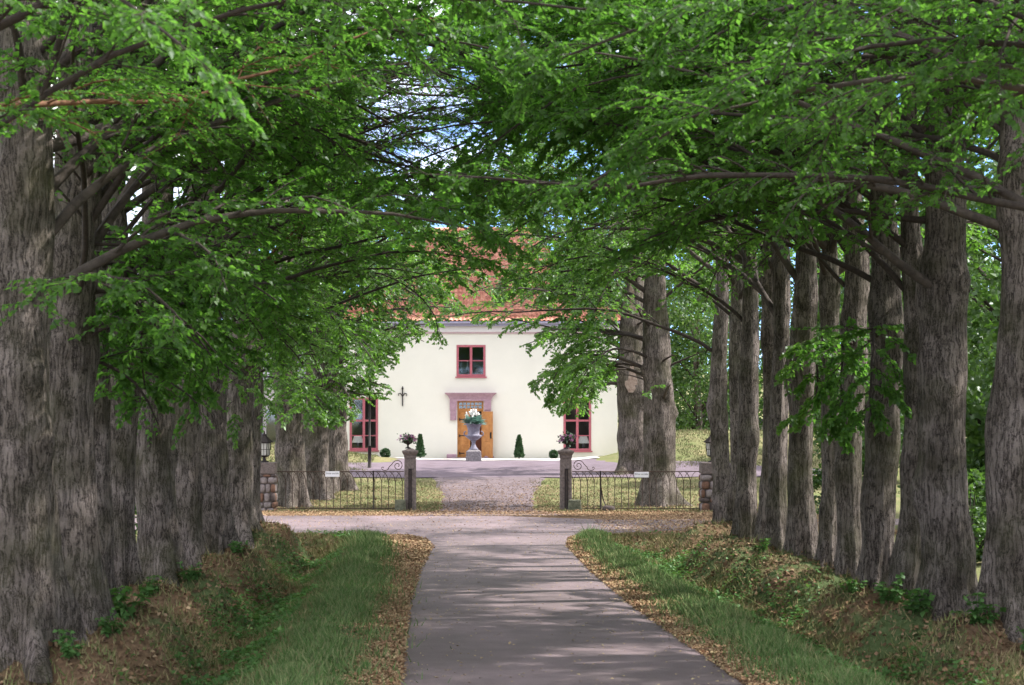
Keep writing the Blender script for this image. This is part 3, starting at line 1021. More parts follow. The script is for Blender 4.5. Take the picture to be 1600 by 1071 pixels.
# ------------------------------------------------------------------ old limes beyond the gate
def keep_gate_left(P, slack):
    x, y, z = P[:, 0], P[:, 1], P[:, 2]
    n_ = vnoise(y * .6 + 2, z * .8, 51) - .5
    lim = np.interp(z, [2.6, 3.2, 4.5, 5.4, 6.1, 7.4], [-4.2, -3.2, -2.7, -2.6, -1.3, 2.0]) + .9 * n_
    return (x < lim) & (z > 2.75 + slack + .5 * n_)

def keep_gate_right(P, slack):
    x, y, z = P[:, 0], P[:, 1], P[:, 2]
    n_ = vnoise(y * .6 + 8, z * .9, 52) - .5
    lim = np.interp(z, [2.6, 3.2, 4.0, 5.2, 6.0, 7.2], [4.4, 3.0, 2.2, 2.5, 1.8, -1.0]) + .9 * n_
    front = (x > 5.1) & (x < 8.4) & (y < 88) & (z < 7.6)      # boughs on the gate side were cut back along the trunks
    return (x > lim) & (z > 2.75 + slack + .6 * n_) & ~(front & (vnoise(x * 2.1, z * 2.3 + y, 53) < .78))

def gate_limbs(g, a0, n, zlo, zhi, spread=.8):
    out = []
    for i in range(n):
        z0 = zlo + (zhi - zlo) * (i + g.uniform(0, .9)) / n
        long_ = 4.2 < z0 < 8
        out.append((z0, a0 + g.normal(0, spread * (.55 if long_ else 1)), R(g.uniform(15, 45)), g.uniform(4.6, 7.2) if long_ else g.uniform(3.4, 5.4), g.uniform(.06, .11), (-.085 if long_ else -.13) + g.normal(0, .015)))
    for i in range(n // 2):
        out.append((g.uniform(zlo + 1, zhi), g.uniform(0, 6.28), R(g.uniform(25, 60)), g.uniform(3, 4.6), .07, -.1))
    return out
GL = [(-6.05, 73.4, .47, 'leaning old lime just behind the left iron fence, nearest the stone pier', (-.03, 0)),
      (-5.45, 77.2, .46, 'middle one of the three old limes behind the left fence', (.0, 0)),
      (-5.15, 80.6, .50, 'rearmost of the three old limes behind the left fence, right of the others', (.01, 0))]
for i, (x, y, r, lb, ln) in enumerate(GL):
    g = np.random.default_rng(900 + i)
    tree('lime_tree', x, y, r, 13, 910 + i, lb, 'old limes beyond the gate', gate_limbs(g, R(-15 + 10 * i), 13, 2.9, 9.5), keep_gate_left,
         sub_len=1.7, sub_gap=.36, n_twig=10, n_leaf=12, leaf=.12, leafm='leaf_far', lean=ln, droop=-.17, flare=.75)
GRT = [(6.35, 73.6, .52, 'broad dark lime with spreading roots behind the right iron fence', (-.008, 0), None),
       (6.55, 88, .62, 'lime with a torn pale trunk by the right end of the house', (.004, 0), None)]
for i, (x, y, r, lb, ln, tl) in enumerate(GRT):
    g = np.random.default_rng(950 + i)
    rt = tree('lime_tree', x, y, r, 13.5, 960 + i, lb, 'old limes beyond the gate', gate_limbs(g, R(180 + 20 - 30 * i), 15, 3.0, 9.5), keep_gate_right,
              extra=[] if i else [([(x, y, 4.6), (5.0, 74.2, 4.9), (4.1, 74.5, 4.5), (3.6, 74.7, 3.9), (3.3, 74.8, 3.2)], .05, M['bark_twig']), ([(x, y, 4.2), (5.3, 74.9, 4.5), (4.7, 75.4, 4.0), (4.4, 75.6, 3.1)], .045, M['bark_twig']),
                                  ([(x, y, 5.6), (4.6, 73.4, 5.9), (3.4, 73.2, 5.3), (2.8, 73.2, 4.4), (2.7, 73.2, 3.9)], .05, M['bark_twig'])],
              sub_len=1.7, sub_gap=.36, n_twig=10, n_leaf=12, leaf=.125, leafm='leaf_far', lean=ln, droop=-.17, flare=.8)
    if i == 1:   # torn strip of bare wood on the side facing the gate
        b = np.array(rt.location)
        q = G()
        zs = np.linspace(3.3, 9.6, 22)
        vv = []
        for k, z in enumerate(zs):
            rr_ = r * (.12 + .88 * min(1, (1 - z / 13.5) * 1.28) ** .75) + .06
            half = .5 * (.55 + .25 * math.sin(z * 2.3) + .12 * math.sin(z * 7)) * min(1, (z - 3.25) * 8) * min(1, (9.7 - z) * 2)
            for u in np.linspace(-1, 1, 7):
                a = R(-100) + u * half
                vv.append((b[0] + ln[0] * z + math.cos(a) * (rr_ + .02 * math.sin(z * 5 + u * 4)), b[1] + math.sin(a) * rr_, b[2] + z))
        ff = [(k * 7 + j, k * 7 + j + 1, (k + 1) * 7 + j + 1, (k + 1) * 7 + j) for k in range(21) for j in range(6)]
        q.add(vv, ff).build('bare_wood_strip', M['pale_wood'], rt, True, label='long strip of bare pale wood where bark is torn away')

# ------------------------------------------------------------------ background trees and shrubs (cheap crowns, shared meshes)
def blob_crown(seed, h, w_, zlo, nclump, nleaf, leaf, shape='tree'):
    g = np.random.default_rng(seed)
    t = g.uniform(0, 1, nclump)
    prof = np.sin(np.clip(t * .92 + .08, 0, 1) * math.pi) ** .6
    rad = w_ * prof * np.sqrt(g.uniform(.15, 1, nclump))
    a = g.uniform(0, 6.28, nclump)
    C = np.stack([np.cos(a) * rad, np.sin(a) * rad, zlo + (h - zlo) * t], -1)
    cs = g.uniform(.5, 1.2, nclump) * w_ * .22
    P = C[:, None] + g.normal(0, .55, (nclump, nleaf, 3)) * cs[:, None, None] * np.array([1, 1, .6])
    P = P.reshape(-1, 3)
    D = g.normal(0, 1, P.shape)
    D[:, 2] -= .3
    N = g.normal(0, .6, P.shape) + np.array([0, 0, 1])
    return fast_mesh('crown', *leaf_quads(g, P, D, N, leaf * g.uniform(.6, 1.3, len(P))), 3), C

def woodland_proto(seed, h, w_, zlo):
    me, C = blob_crown(seed, h, w_, zlo, 240, 80, .21)
    g = np.random.default_rng(seed + 1)
    tm, _ = trunk_mesh(seed, .3, h * .9, (0, 0), 3, 16, 24)
    T = []
    for c in C[::7]:
        z0 = max(zlo * .7, c[2] - np.hypot(c[0], c[1]) * .8)
        p = np.array([[0, 0, z0], [c[0] * .4, c[1] * .4, z0 + (c[2] - z0) * .6], c])
        T.append(tubes(p[None], np.array([[.09, .05, .02]]), 4))
    return tm, fast_mesh('limb', *merge(T, 4), 4), me
PROTO = [woodland_proto(40, 13, 4.2, 1.0), woodland_proto(41, 16, 4.8, 2.2), woodland_proto(42, 11, 3.6, .6)]
BG = [(-14.5, 119, 2, 1.05, 'dense green tree behind the outbuilding left of the house'),
      (14, 123, 0, 1.05, 'dense green tree behind the right end of the house'),
      (11.8, 113, 0, .85, 'rounded green tree standing close behind the right end of the house'),
      (20, 125, 1, 1.05, 'dense green tree behind the grey roofed barn'),
      (26.5, 122, 2, 1.05, 'dense green tree right of the grey roofed barn'),
      (-9.5, 122, 1, 1.05, 'tall green tree rising behind the left end of the house roof'),
      (3.8, 124, 1, 1.05, 'tall green tree rising behind the middle of the house roof'),
      (9.5, 125, 1, 1.05, 'tall green tree rising behind the right end of the house roof'),
      (-17, 82, 1, .9, 'green parkland tree left of the old limes by the fence'),
      (16, 52, 2, .9, 'nearest green parkland tree behind the right row, above the shrubs'),
      (15.5, 60, 0, .9, 'green parkland tree seen between the middle trunks of the right row'),
      (15, 31, 1, 1.2, 'added parkland tree outside the picture, shading the road from the right'),  # unseen tree, added to keep sun dapples off the road and mounds
      (17, 67, 1, .9, 'green parkland tree beyond the cross road on the right'),
      (15.5, 84, 2, .9, 'green parkland tree on the mound right of the old limes'),
      (20, 92, 0, .9, 'rearmost green parkland tree on the mound at the right')]
for k, (xx, yy, p, sc, where) in enumerate(BG):
    rt = thing('woodland_tree', (xx, yy, float(H(xx, yy)) - .1), where, 'tree', 'woodland and parkland trees')
    rt.rotation_euler = (0, 0, k * 2.4)
    s = sc * (1 + .12 * math.sin(k * 5.3))
    rt.scale = (s, s, s)
    for nm, me, m in zip(('trunk', 'limb', 'crown'), PROTO[p], (M['bark'], M['bark_twig'], M['leaf_bg'])):
        link(nm, me, m, rt, nm == 'trunk')

def shrub_proto(seed):
    me, C = blob_crown(seed, 1.9, .95, .15, 60, 55, .1)
    T = [tubes(np.array([[0, 0, 0], [c[0] * .5, c[1] * .5, c[2] * .6], c])[None], np.array([[.02, .014, .006]]), 4) for c in C[::6]]
    return me, fast_mesh('stem', *merge(T, 4), 4)
SH = [shrub_proto(60), shrub_proto(61)]
SHP = [(10.9, 47.5, 'bright green shrub nearest the right row of limes'), (12.4, 51.0, 'bright green shrub just in front of the dark boulder'),
       (13.6, 53.5, 'bright green shrub standing right beside the dark boulder'), (13.9, 58.5, 'bright green shrub behind the dark boulder'),
       (-7.9, 50.5, 'green shrub glimpsed in a gap between left row trunks'),
       (10.6, 61, 'bright green shrub by the cross road behind the right row')]
for k, (xx, yy, lb) in enumerate(SHP):
    rt = thing('shrub', (xx, yy, float(H(xx, yy)) - .03), lb, 'shrub', 'shrubs behind the rows of limes')
    rt.rotation_euler = (0, 0, k * 1.7)
    s = 1.0 + .35 * math.sin(k * 3.1)
    rt.scale = (s * 1.2, s * 1.2, s)
    me, st = SH[k % 2]
    link('foliage', me, M['leaf_bg'], rt)
    link('stem', st, M['bark_twig'], rt)

def rock(name, c, size, m, seed, parent=None, sub=2):
    """irregular stone as one small mesh"""
    g = np.random.default_rng(seed)
    nu, nv = 10, 7
    V = []
    for j in range(nv):
        ph = math.pi * j / (nv - 1)
        for i in range(nu):
            th = 2 * math.pi * i / nu
            d = np.array([math.cos(th) * math.sin(ph), math.sin(th) * math.sin(ph), math.cos(ph)])
            e = np.sign(d) * np.abs(d) ** .62
            if j in (0, nv - 1): e = np.array([0, 0, d[2]])
            V.append(np.array(c) + e * np.array(size) / 2 * (1 + .12 * (g.uniform() - .5) * (0 if j in (0, nv - 1) else 1)))
    f = [(j * nu + i, (j + 1) * nu + i, (j + 1) * nu + (i + 1) % nu, j * nu + (i + 1) % nu) for j in range(nv - 1) for i in range(nu)]
    q = G().add(V, f)
    o = q.build(name, m, parent, True)
    return o
tag(rock('lump', (13.0, 54.6, float(H(13, 54.6)) + .75), (1.0, .8, 1.5), M['dark_stone'], 5), 'dark boulder half hidden among shrubs behind the right row', 'lump')  # unidentified dark thing, given a rounded stone shape

# ------------------------------------------------------------------ the manor house
HY = 103.0
SC = 3400 / HY
def hx(px): return (px - 735) / SC
def hz(py): return CAM_H + (630 - py) / SC
HX0, HX1 = hx(518), hx(965)
HZ0, HZE = .55, hz(519)
house = thing('manor_house', (.2, HY, .84), 'two storey ivory plastered manor house with red tiled roof behind the gate', 'house')
wins = [(hx(547), hx(590), hz(703), hz(622), 3), (hx(881), hx(923), hz(704), hz(622), 3), (hx(714), hx(758), hz(588), hz(540), 2)]
door = (-.62, .62, .84, hz(627))
TH = .45
def holed_wall(x0, x1, z0, z1, holes, y0, y1):
    xs = sorted({x0, x1, *[h[0] for h in holes], *[h[1] for h in holes]})
    zs = sorted({z0, z1, *[h[2] for h in holes], *[h[3] for h in holes]})
    q = G()
    def solid(i, j):
        if i < 0 or j < 0 or i >= len(xs) - 1 or j >= len(zs) - 1: return False
        cx, cz = (xs[i] + xs[i + 1]) / 2, (zs[j] + zs[j + 1]) / 2
        return not any(h[0] < cx < h[1] and h[2] < cz < h[3] for h in holes)
    for i in range(len(xs) - 1):
        for j in range(len(zs) - 1):
            if not solid(i, j): continue
            a, b, c, d = xs[i], xs[i + 1], zs[j], zs[j + 1]
            q.add([(a, y0, c), (b, y0, c), (b, y0, d), (a, y0, d)], [(0, 1, 2, 3)])
            q.add([(a, y1, c), (b, y1, c), (b, y1, d), (a, y1, d)], [(3, 2, 1, 0)])
            if not solid(i - 1, j): q.add([(a, y0, c), (a, y1, c), (a, y1, d), (a, y0, d)], [(3, 2, 1, 0)])
            if not solid(i + 1, j): q.add([(b, y0, c), (b, y1, c), (b, y1, d), (b, y0, d)], [(0, 1, 2, 3)])
            if not solid(i, j - 1): q.add([(a, y0, c), (b, y0, c), (b, y1, c), (a, y1, c)], [(3, 2, 1, 0)])
            if not solid(i, j + 1): q.add([(a, y0, d), (b, y0, d), (b, y1, d), (a, y1, d)], [(0, 1, 2, 3)])
    return q
q = holed_wall(HX0, HX1, HZ0, HZE, [w_[:4] for w_ in wins] + [(door[0], door[1], door[2], door[3])], HY, HY + TH)
DEPTH = 10
q.box(HX0, HX0 + TH, HY + TH + .002, HY + DEPTH, HZ0, HZE)
q.box(HX1 - TH, HX1, HY + TH + .002, HY + DEPTH, HZ0, HZE)
q.box(HX0 + TH + .002, HX1 - TH - .002, HY + DEPTH - TH, HY + DEPTH, HZ0, HZE)
q.build('wall', M['plaster'], house)
G().box(HX0 + TH + .01, HX1 - TH - .01, HY + TH + .01, HY + DEPTH - TH - .01, .6, .82).build('floor', M['room'], house)
G().box(HX0 + TH + .01, HX1 - TH - .01, HY + TH + .01, HY + DEPTH - TH - .01, 4.35, 4.6).build('floor', M['room'], house)
G().box(HX0 + TH + .01, HX1 - TH - .01, HY + 3.4, HY + 3.5, .83, 4.34).build('inner_wall', M['room'], house)
# cornice
G().box(HX0 - .08, HX1 + .08, HY - .08, HY + DEPTH + .08, HZE + .003, hz(510)).build('frieze', M['frieze'], house, bevel=.01)
G().box(HX0 - .06, HX1 + .06, HY - .06, HY - .003, HZE - .085, HZE + .001).build('moulding', M['cornice_line'], house)
zf0, zf1 = hz(510) + .003, hz(503.5)
G().box(HX0 - .38, HX1 + .38, HY - .38, HY + DEPTH + .38, zf0, zf1).build('fascia', M['fascia'], house, bevel=.012)
G().tube([(HX0 - .45, HY - .45, zf1 - .04), (HX1 + .45, HY - .45, zf1 - .04)], .065, 8).build('gutter', M['fascia'], house, True)
# hipped roof, wavy tiles
ze = zf1 + .02
xe0, xe1, ye0, ye1 = HX0 - .5, HX1 + .5, HY - .5, HY + DEPTH + .5
rise, half = 4.7, (ye1 - ye0) / 2
roof = None
def slope(p0, p1, e, inset, ncol, rows):
    """corrugated tile slope from eave p0-p1 towards direction e (inwards), inset at the hips"""
    p0, p1, e = np.array(p0), np.array(p1), np.array(e)
    Lw = np.linalg.norm(p1 - p0)
    d = (p1 - p0) / Lw
    nrm = norm(np.cross(d, e * half + np.array([0, 0, rise])))
    V, F = [], []
    for rr_ in range(rows):
        for b in (0, 1):
            t = (rr_ + b * 1.06) / rows
            t = min(t, 1)
            a0, a1 = inset * t, Lw - inset * t
            s = np.linspace(a0, a1, ncol)
            wv = .035 * np.sin(s / .21 * 2 * math.pi) + (.055 if b == 0 else 0.0)
            P = p0[None] + d[None] * s[:, None] + e[None] * half * t + np.array([[0, 0, rise * t]]) + nrm[None] * wv[:, None]
            V.append(P)
    V = np.array(V)
    ii = np.arange(V.shape[0] * ncol).reshape(V.shape[0], ncol)
    F = np.stack([ii[:-1, :-1], ii[:-1, 1:], ii[1:, 1:], ii[1:, :-1]], -1).reshape(-1, 4)
    return V.reshape(-1, 3), F
parts = [slope((xe0, ye0, ze), (xe1, ye0, ze), (0, 1.0, 0), 4.6, 480, 20),
         slope((xe1, ye1, ze), (xe0, ye1, ze), (0, -1.0, 0), 4.6, 120, 6)]
v, f = merge(parts, 4)
off = np.array(house.location)
roof = link('roof', fast_mesh('roof', v - off, f, 4), M['tile'], house)
# hip ends
h1 = G()
h1.add([(xe0, ye0, ze), (xe0, ye1, ze), (xe0 + 4.6, ye0 + half, ze + rise)], [(0, 2, 1)])
h1.add([(xe1, ye0, ze), (xe1, ye1, ze), (xe1 - 4.6, ye0 + half, ze + rise)], [(0, 1, 2)])
h1.build('hip_end', M['tile'], house)
G().tube([(xe0 + 4.6, ye0 + half, ze + rise + .03), (xe1 - 4.6, ye0 + half, ze + rise + .03)], .13, 8).build('ridge_tiles', M['tile'], house, True)
# windows
def window(x0, x1, z0, z1, rows):
    y0, y1 = HY - .03, HY + .09
    t = .085
    fr = G()
    fr.box(x0 - .02, x0 + t, y0, y1, z0 + t, z1 - t)
    fr.box(x1 - t, x1 + .02, y0, y1, z0 + t, z1 - t)
    fr.box(x0 - .02, x1 + .02, y0, y1, z1 - t, z1 + .02)
    fr.box(x0 - .02, x1 + .02, y0, y1, z0 - .02, z0 + t)
    wn = fr.build('window', M['window_paint'], house, bevel=.006)
    cx = (x0 + x1) / 2
    G().box(cx - .06, cx + .06, y0 + .01, y1 - .01, z0 + t + .001, z1 - t - .001).build('mullion', M['window_paint'], wn, bevel=.006)
    zz = [z0 + t + (z1 - z0 - 2 * t) * k / rows for k in range(rows + 1)]
    if rows == 3:
        zz = [z0 + t, hz(681), hz(657.5), z1 - t]
    for k in range(1, rows):
        tk = .045 if (rows == 3 and k == 2) else .022
        for a, b in ((x0 + t + .001, cx - .061), (cx + .061, x1 - t - .001)):
            G().box(a, b, y0 + .02, y1 - .02, zz[k] - tk, zz[k] + tk).build('glazing_bar', M['window_paint'], wn)
    for a, b in ((x0 + t + .001, cx - .061), (cx + .061, x1 - t - .001)):
        for k in range(rows):
            tk0 = .024 if k else 0
            G().box(a + .001, b - .001, HY + .03, HY + .036, zz[k] + .05 * (k > 0), zz[k + 1] - .05 * (k < rows - 1)).build('pane', M['glass'], wn)
    G().box(x0 - .08, x1 + .08, HY - .09, HY - .031, z0 - .09, z0 - .021).build('sill', M['window_paint'], wn, bevel=.008)
    G().box(x0 + .002, x1 - .002, HY + .12, HY + TH, z0 - .002, z0 + .03).build('inner_sill', M['frieze'], wn)
for w_ in wins: window(*w_)

def table_lamp(x, z, label):
    t = thing('table_lamp', (x, HY + .32, z), label, 'lamp', 'lamps in the ground floor windows')
    G().lathe(x, HY + .32, [(.09, z), (.09, z + .02), (.03, z + .05), (.075, z + .16), (.05, z + .24), (.02, z + .3), (.02, z + .36)], 14).build('lamp_base', M['ceramic'], t, True)
    G().lathe(x, HY + .32, [(.27, z + .30), (.28, z + .31), (.17, z + .62), (.16, z + .62)], 18).build('lamp_shade', M['shade_cloth'], t)
table_lamp(hx(558.5), wins[0][2] + .032, 'white shaded table lamp in the left ground floor window')
table_lamp(hx(912), wins[1][2] + .032, 'white shaded table lamp in the right ground floor window')
zs = wins[2][2] + .032
for k, (px, lb) in enumerate(((720.8, 'left one of two white candles in the upper window'), (730.3, 'right one of two white candles in the upper window'))):
    x = hx(px)
    t = thing('candlestick', (x, HY + .3, zs), lb, 'candle', 'candles in the upper window')
    G().lathe(x, HY + .3, [(.06, zs), (.06, zs + .02), (.015, zs + .05), (.02, zs + .2), (.035, zs + .27)], 12).build('holder', M['ceramic'], t, True)
    G().lathe(x, HY + .3, [(.018, zs + .272), (.018, zs + .68), (.004, zs + .7)], 10).build('candle', M['candle'], t, True)
xb = hx(749.5)
t = thing('wicker_basket', (xb, HY + .33, zs), 'tan wicker basket on the sill of the upper window', 'basket')
G().frust(xb, HY + .33, zs, zs + .34, .34, .16, .42, .2).build('body', M['wicker'], t, bevel=.01)
G().tube([(xb + .2 * math.cos(a), HY + .33, zs + .34 + .11 * math.sin(a)) for a in np.linspace(0, math.pi, 9)], .012, 6).build('handle', M['wicker'], t, True)

# portal
pl = G()
pl.add([], [])
lz0, lz1 = hz(627) + .003, hz(614)
def mould(x0, x1, prof):
    """horizontal moulding: profile list of (z, projection), returns at the ends"""
    v, f = [], []
    for z, p in prof:
        v += [(x0 - p, HY - .002, z), (x0 - p, HY - .14 - p, z), (x1 + p, HY - .14 - p, z), (x1 + p, HY - .002, z)]
    n = len(prof)
    for k in range(n - 1):
        for j in range(3):
            f.append((k * 4 + j, k * 4 + j + 1, (k + 1) * 4 + j + 1, (k + 1) * 4 + j))
    f.append((3, 2, 1, 0))
    f.append(((n - 1) * 4, (n - 1) * 4 + 1, (n - 1) * 4 + 2, (n - 1) * 4 + 3))
    return G().add(v, f)
hL = lz1 - lz0
portal = mould(-.98, 1.0, [(lz0, 0), (lz0 + .28 * hL, .0), (lz0 + .3 * hL, .03), (lz0 + .42 * hL, .04), (lz0 + .6 * hL, .08), (lz0 + .85 * hL, .2), (lz1 - .02, .24), (lz1, .24)]).build('portal', M['stone_portal'], house, bevel=.006, label='pink sandstone door surround with heavy moulded lintel')
for s, zb in ((-1, hz(657)), (1, hz(657))):
    a, b = sorted((s * .66, s * .96))
    G().box(a - .02, b + .02, HY - .14, HY - .003, hz(641), lz0 - .003).build('corbel', M['stone_portal'], portal, bevel=.01)
    c = G().box(a, b, HY - .11, HY - .003, zb + .03, hz(641) - .003)
    c.box(a - .015, b + .015, HY - .12, HY - .003, zb, zb + .028)
    c.box(a + .06, a + .1, HY - .122, HY - .112, zb + .06, hz(643))
    c.box(b - .1, b - .06, HY - .122, HY - .112, zb + .06, hz(643))
    c.build('corbel', M['stone_portal'], portal, bevel=.008)
G().box(-1.12, -.66, HY - .35, HY - .003, .6, 1.08).build('base_stone', M['stone_portal'], portal, bevel=.03)
G().box(.66, 1.12, HY - .3, HY - .003, .6, 1.0).build('base_stone', M['stone_portal'], portal, bevel=.03)
G().box(-.9, .9, HY - .55, HY - .36, .6, .93).build('step', M['plinth_stone'], house, bevel=.02)
# door frame, lattice, leaves
dy = HY + .10
dz1 = door[3]
fr = G().box(-.618, -.54, dy, dy + .12, .845, dz1 - .002).box(.54, .618, dy, dy + .12, .845, dz1 - .002).box(-.54, .54, dy, dy + .12, dz1 - .07, dz1 - .002).box(-.54, .54, dy, dy + .12, hz(643), hz(638.5))
frame = fr.build('door_frame', M['door_wood'], house, bevel=.008)
za, zb = hz(638.5), dz1 - .07
lat = G()
for k in range(1, 6):
    x = -.54 + 1.08 * k / 6
    lat.box(x - .018, x + .018, dy + .03, dy + .07, za, zb)
lat.box(-.54, .54, dy + .035, dy + .065, (za + zb) / 2 - .015, (za + zb) / 2 + .015)
lat.build('transom_lattice', M['door_wood'], frame)
G().box(-.539, .539, dy + .085, dy + .09, za + .001, zb - .001).build('transom_pane', M['glass'], frame)
dtop = hz(643) - .005
def leaf_door(parent_name, x0, x1, y, label):
    lf = G().box(x0, x1, y, y + .06, .86, dtop).build('door_leaf', M['door_wood'], house, bevel=.006, label=label)
    return lf
lfL = leaf_door('l', -.535, -.01, dy + .02, 'closed left door leaf with three iron strap hinges')
for zc0, zc1 in ((1.0, 1.55), (1.68, 2.5), (2.62, dtop - .1)):
    G().box(-.45, -.10, dy + .003, dy + .019, zc0, zc1).build('panel', M['door_wood'], lfL, bevel=.012)
for zc in (1.12, 1.95, 2.72):
    G().box(-.53, -.28, dy - .012, dy + .0025, zc - .022, zc + .022).lathe(-.52, dy - .02, [(.022, zc - .06), (.022, zc + .06)], 8).build('hinge', M['iron'], lfL)
# right leaf stands open towards the viewer
ang = R(38)
bm_x, bm_y = .56, HY - .02
lfR = G()
def rot(x, y): return (bm_x + x * math.cos(ang) + y * math.sin(ang), bm_y - x * math.sin(ang) + y * math.cos(ang))
def rbox(q, x0, x1, y0, y1, z0, z1):
    c = [rot(x0, y0), rot(x1, y0), rot(x1, y1), rot(x0, y1)]
    return q.add([(a, b, z0) for a, b in c] + [(a, b, z1) for a, b in c], [(0, 3, 2, 1), (4, 5, 6, 7), (0, 1, 5, 4), (1, 2, 6, 5), (2, 3, 7, 6), (3, 0, 4, 7)])
lfR = rbox(G(), 0, .64, -.06, 0, .86, dtop).build('door_leaf', M['door_wood'], house, bevel=.006, label='right door leaf standing open outwards')
for zc0, zc1 in ((1.0, 1.55), (1.68, 2.5), (2.62, dtop - .1)):
    rbox(G(), .1, .5, -.078, -.062, zc0, zc1).build('panel', M['door_wood'], lfR, bevel=.012)
hd = rbox(G(), .545, .60, -.085, -.061, 1.82, 2.12)
rbox(hd, .56, .585, -.14, -.115, 1.86, 2.08)
rbox(hd, .56, .585, -.12, -.08, 1.84, 1.88)
rbox(hd, .56, .585, -.12, -.08, 2.05, 2.09)
hd.build('door_handle', M['iron'], lfR)
G().box(.02, .53, HY + .62, HY + .68, .83, 3.0).build('inner_door', M['door_inner'], house, bevel=.01, label='red brown inner door behind the open leaf')
# iron wall anchor
ax, az_ = hx(629), hz(620)
an = G().tube([(ax, HY - .04, az_ - .45), (ax, HY - .04, az_ + .34)], .03, 6)
for s in (-1, 1):
    an.tube([(ax, HY - .04, az_ + .0), (ax + s * .1, HY - .04, az_ + .16), (ax + s * .2, HY - .04, az_ + .13), (ax + s * .19, HY - .04, az_ + .03)], .022, 5)
an.lathe(ax, HY - .04, [(.04, az_ + .34), (.055, az_ + .38), (.005, az_ + .5)], 8)
an.tube([(ax, HY - .04, az_), (ax, HY, az_)], .02, 5)
an.build('wall_anchor', M['iron'], house, label='black wrought iron wall anchor shaped like a lily cross')

# outbuilding on the left, far grey roofed barn on the right
ob = thing('outbuilding', (-10.2, 106, 1.0), 'pale outbuilding with slate blue posts, glimpsed beside the left lantern', 'building')
bz = float(H(-10.2, 106))
holed_wall(-13.0, -8.15, .2, 4.6, [(-11.6, -10.55, .9, 3.2), (-9.95, -9.2, .9, 3.2)], 106, 106.3).build('wall', M['outbuilding'], ob)
G().box(-13.0, -12.7, 106.302, 110.5, .2, 4.6).box(-8.45, -8.15, 106.302, 110.5, .2, 4.6).box(-12.69, -8.46, 110.2, 110.5, .2, 4.6).build('side_wall', M['outbuilding'], ob)
for x in (-10.25, -8.98):
    G().box(x - .14, x + .14, 105.8, 105.995, .2, 4.6).build('post', M['slate_blue'], ob, bevel=.01)
G().add([(-13.4, 105.4, 4.61), (-7.75, 105.4, 4.61), (-7.75, 111, 4.61), (-13.4, 111, 4.61), (-13.4, 108.2, 6.8), (-7.75, 108.2, 6.8)],
        [(0, 1, 5, 4), (2, 3, 4, 5), (0, 4, 3), (1, 2, 5), (0, 3, 2, 1)]).build('roof', M['grey_roof'], ob)
for (a, b) in ((-11.6, -10.55), (-9.95, -9.2)):
    G().box(a + .005, b - .005, 106.1, 106.12, .905, 3.195).build('pane', M['glass'], ob)
bz = float(H(14.8, 128))
rb = thing('barn', (14.8, 128, bz), 'low barn with grey gabled roof behind the mound on the right', 'building')
G().box(12.2, 17.4, 128, 132, bz - .5, 2.3).build('wall', M['outbuilding'], rb)
G().add([(11.8, 127.6, 2.301), (17.8, 127.6, 2.301), (17.8, 132.4, 2.301), (11.8, 132.4, 2.301), (14.6, 127.6, 3.6), (14.6, 132.4, 3.6)],
        [(0, 1, 4), (1, 2, 5, 4), (2, 3, 5), (3, 0, 4, 5), (0, 3, 2, 1)]).build('roof', M['grey_roof'], rb)

# ------------------------------------------------------------------ gate: posts, fences, piers
GY = 70.8
GS = 3400 / GY
def fx(px): return (px - 735) / GS
def fz(py): return CAM_H + (630 - py) / GS
gz = float(H(0, GY))

def gate_post(cx, label, strap):
    p = thing('gate_post', (cx, GY, gz), label, 'gate post', 'stone gate posts')
    G().frust(cx, GY, gz - .15, gz + 1.68, .39, .39, .37, .37).build('shaft', M['granite'], p, bevel=.02)
    G().frust(cx, GY, gz + 1.681, gz + 1.80, .37, .37, .40, .40).build('neck', M['granite'], p, bevel=.012)
    q = G().frust(cx, GY, gz + 1.801, gz + 1.90, .40, .40, .52, .52)
    q.box(cx - .26, cx + .26, GY - .26, GY + .26, gz + 1.901, gz + 1.955)
    q.frust(cx, GY, gz + 1.956, gz + 2.02, .42, .42, .14, .14)
    q.build('cap', M['granite'], p, bevel=.01)
    s = G().box(cx + strap - .055, cx + strap - .015, GY - .225, GY - .197, gz + .02, gz + 1.32)
    s.box(cx + strap + .015, cx + strap + .055, GY - .225, GY - .197, gz + .02, gz + 1.32)
    s.box(cx + strap - .055, cx + strap + .055, GY - .222, GY - .197, gz + 1.325, gz + 1.37)
    s.build('iron_channel', M['iron'], p)
    return p
gate_post(fx(641), 'left stone gate post topped by a flower urn', 0)
gate_post(fx(884), 'right stone gate post topped by a flower urn', 0.01)

def petals(g, c, n, r, size, squash=.7):
    P = np.array(c) + g.normal(0, 1, (n, 3)) * np.array([r, r, r * squash])
    return leaf_quads(g, P, g.normal(0, 1, (n, 3)), g.normal(0, 1, (n, 3)), size * g.uniform(.7, 1.3, n))

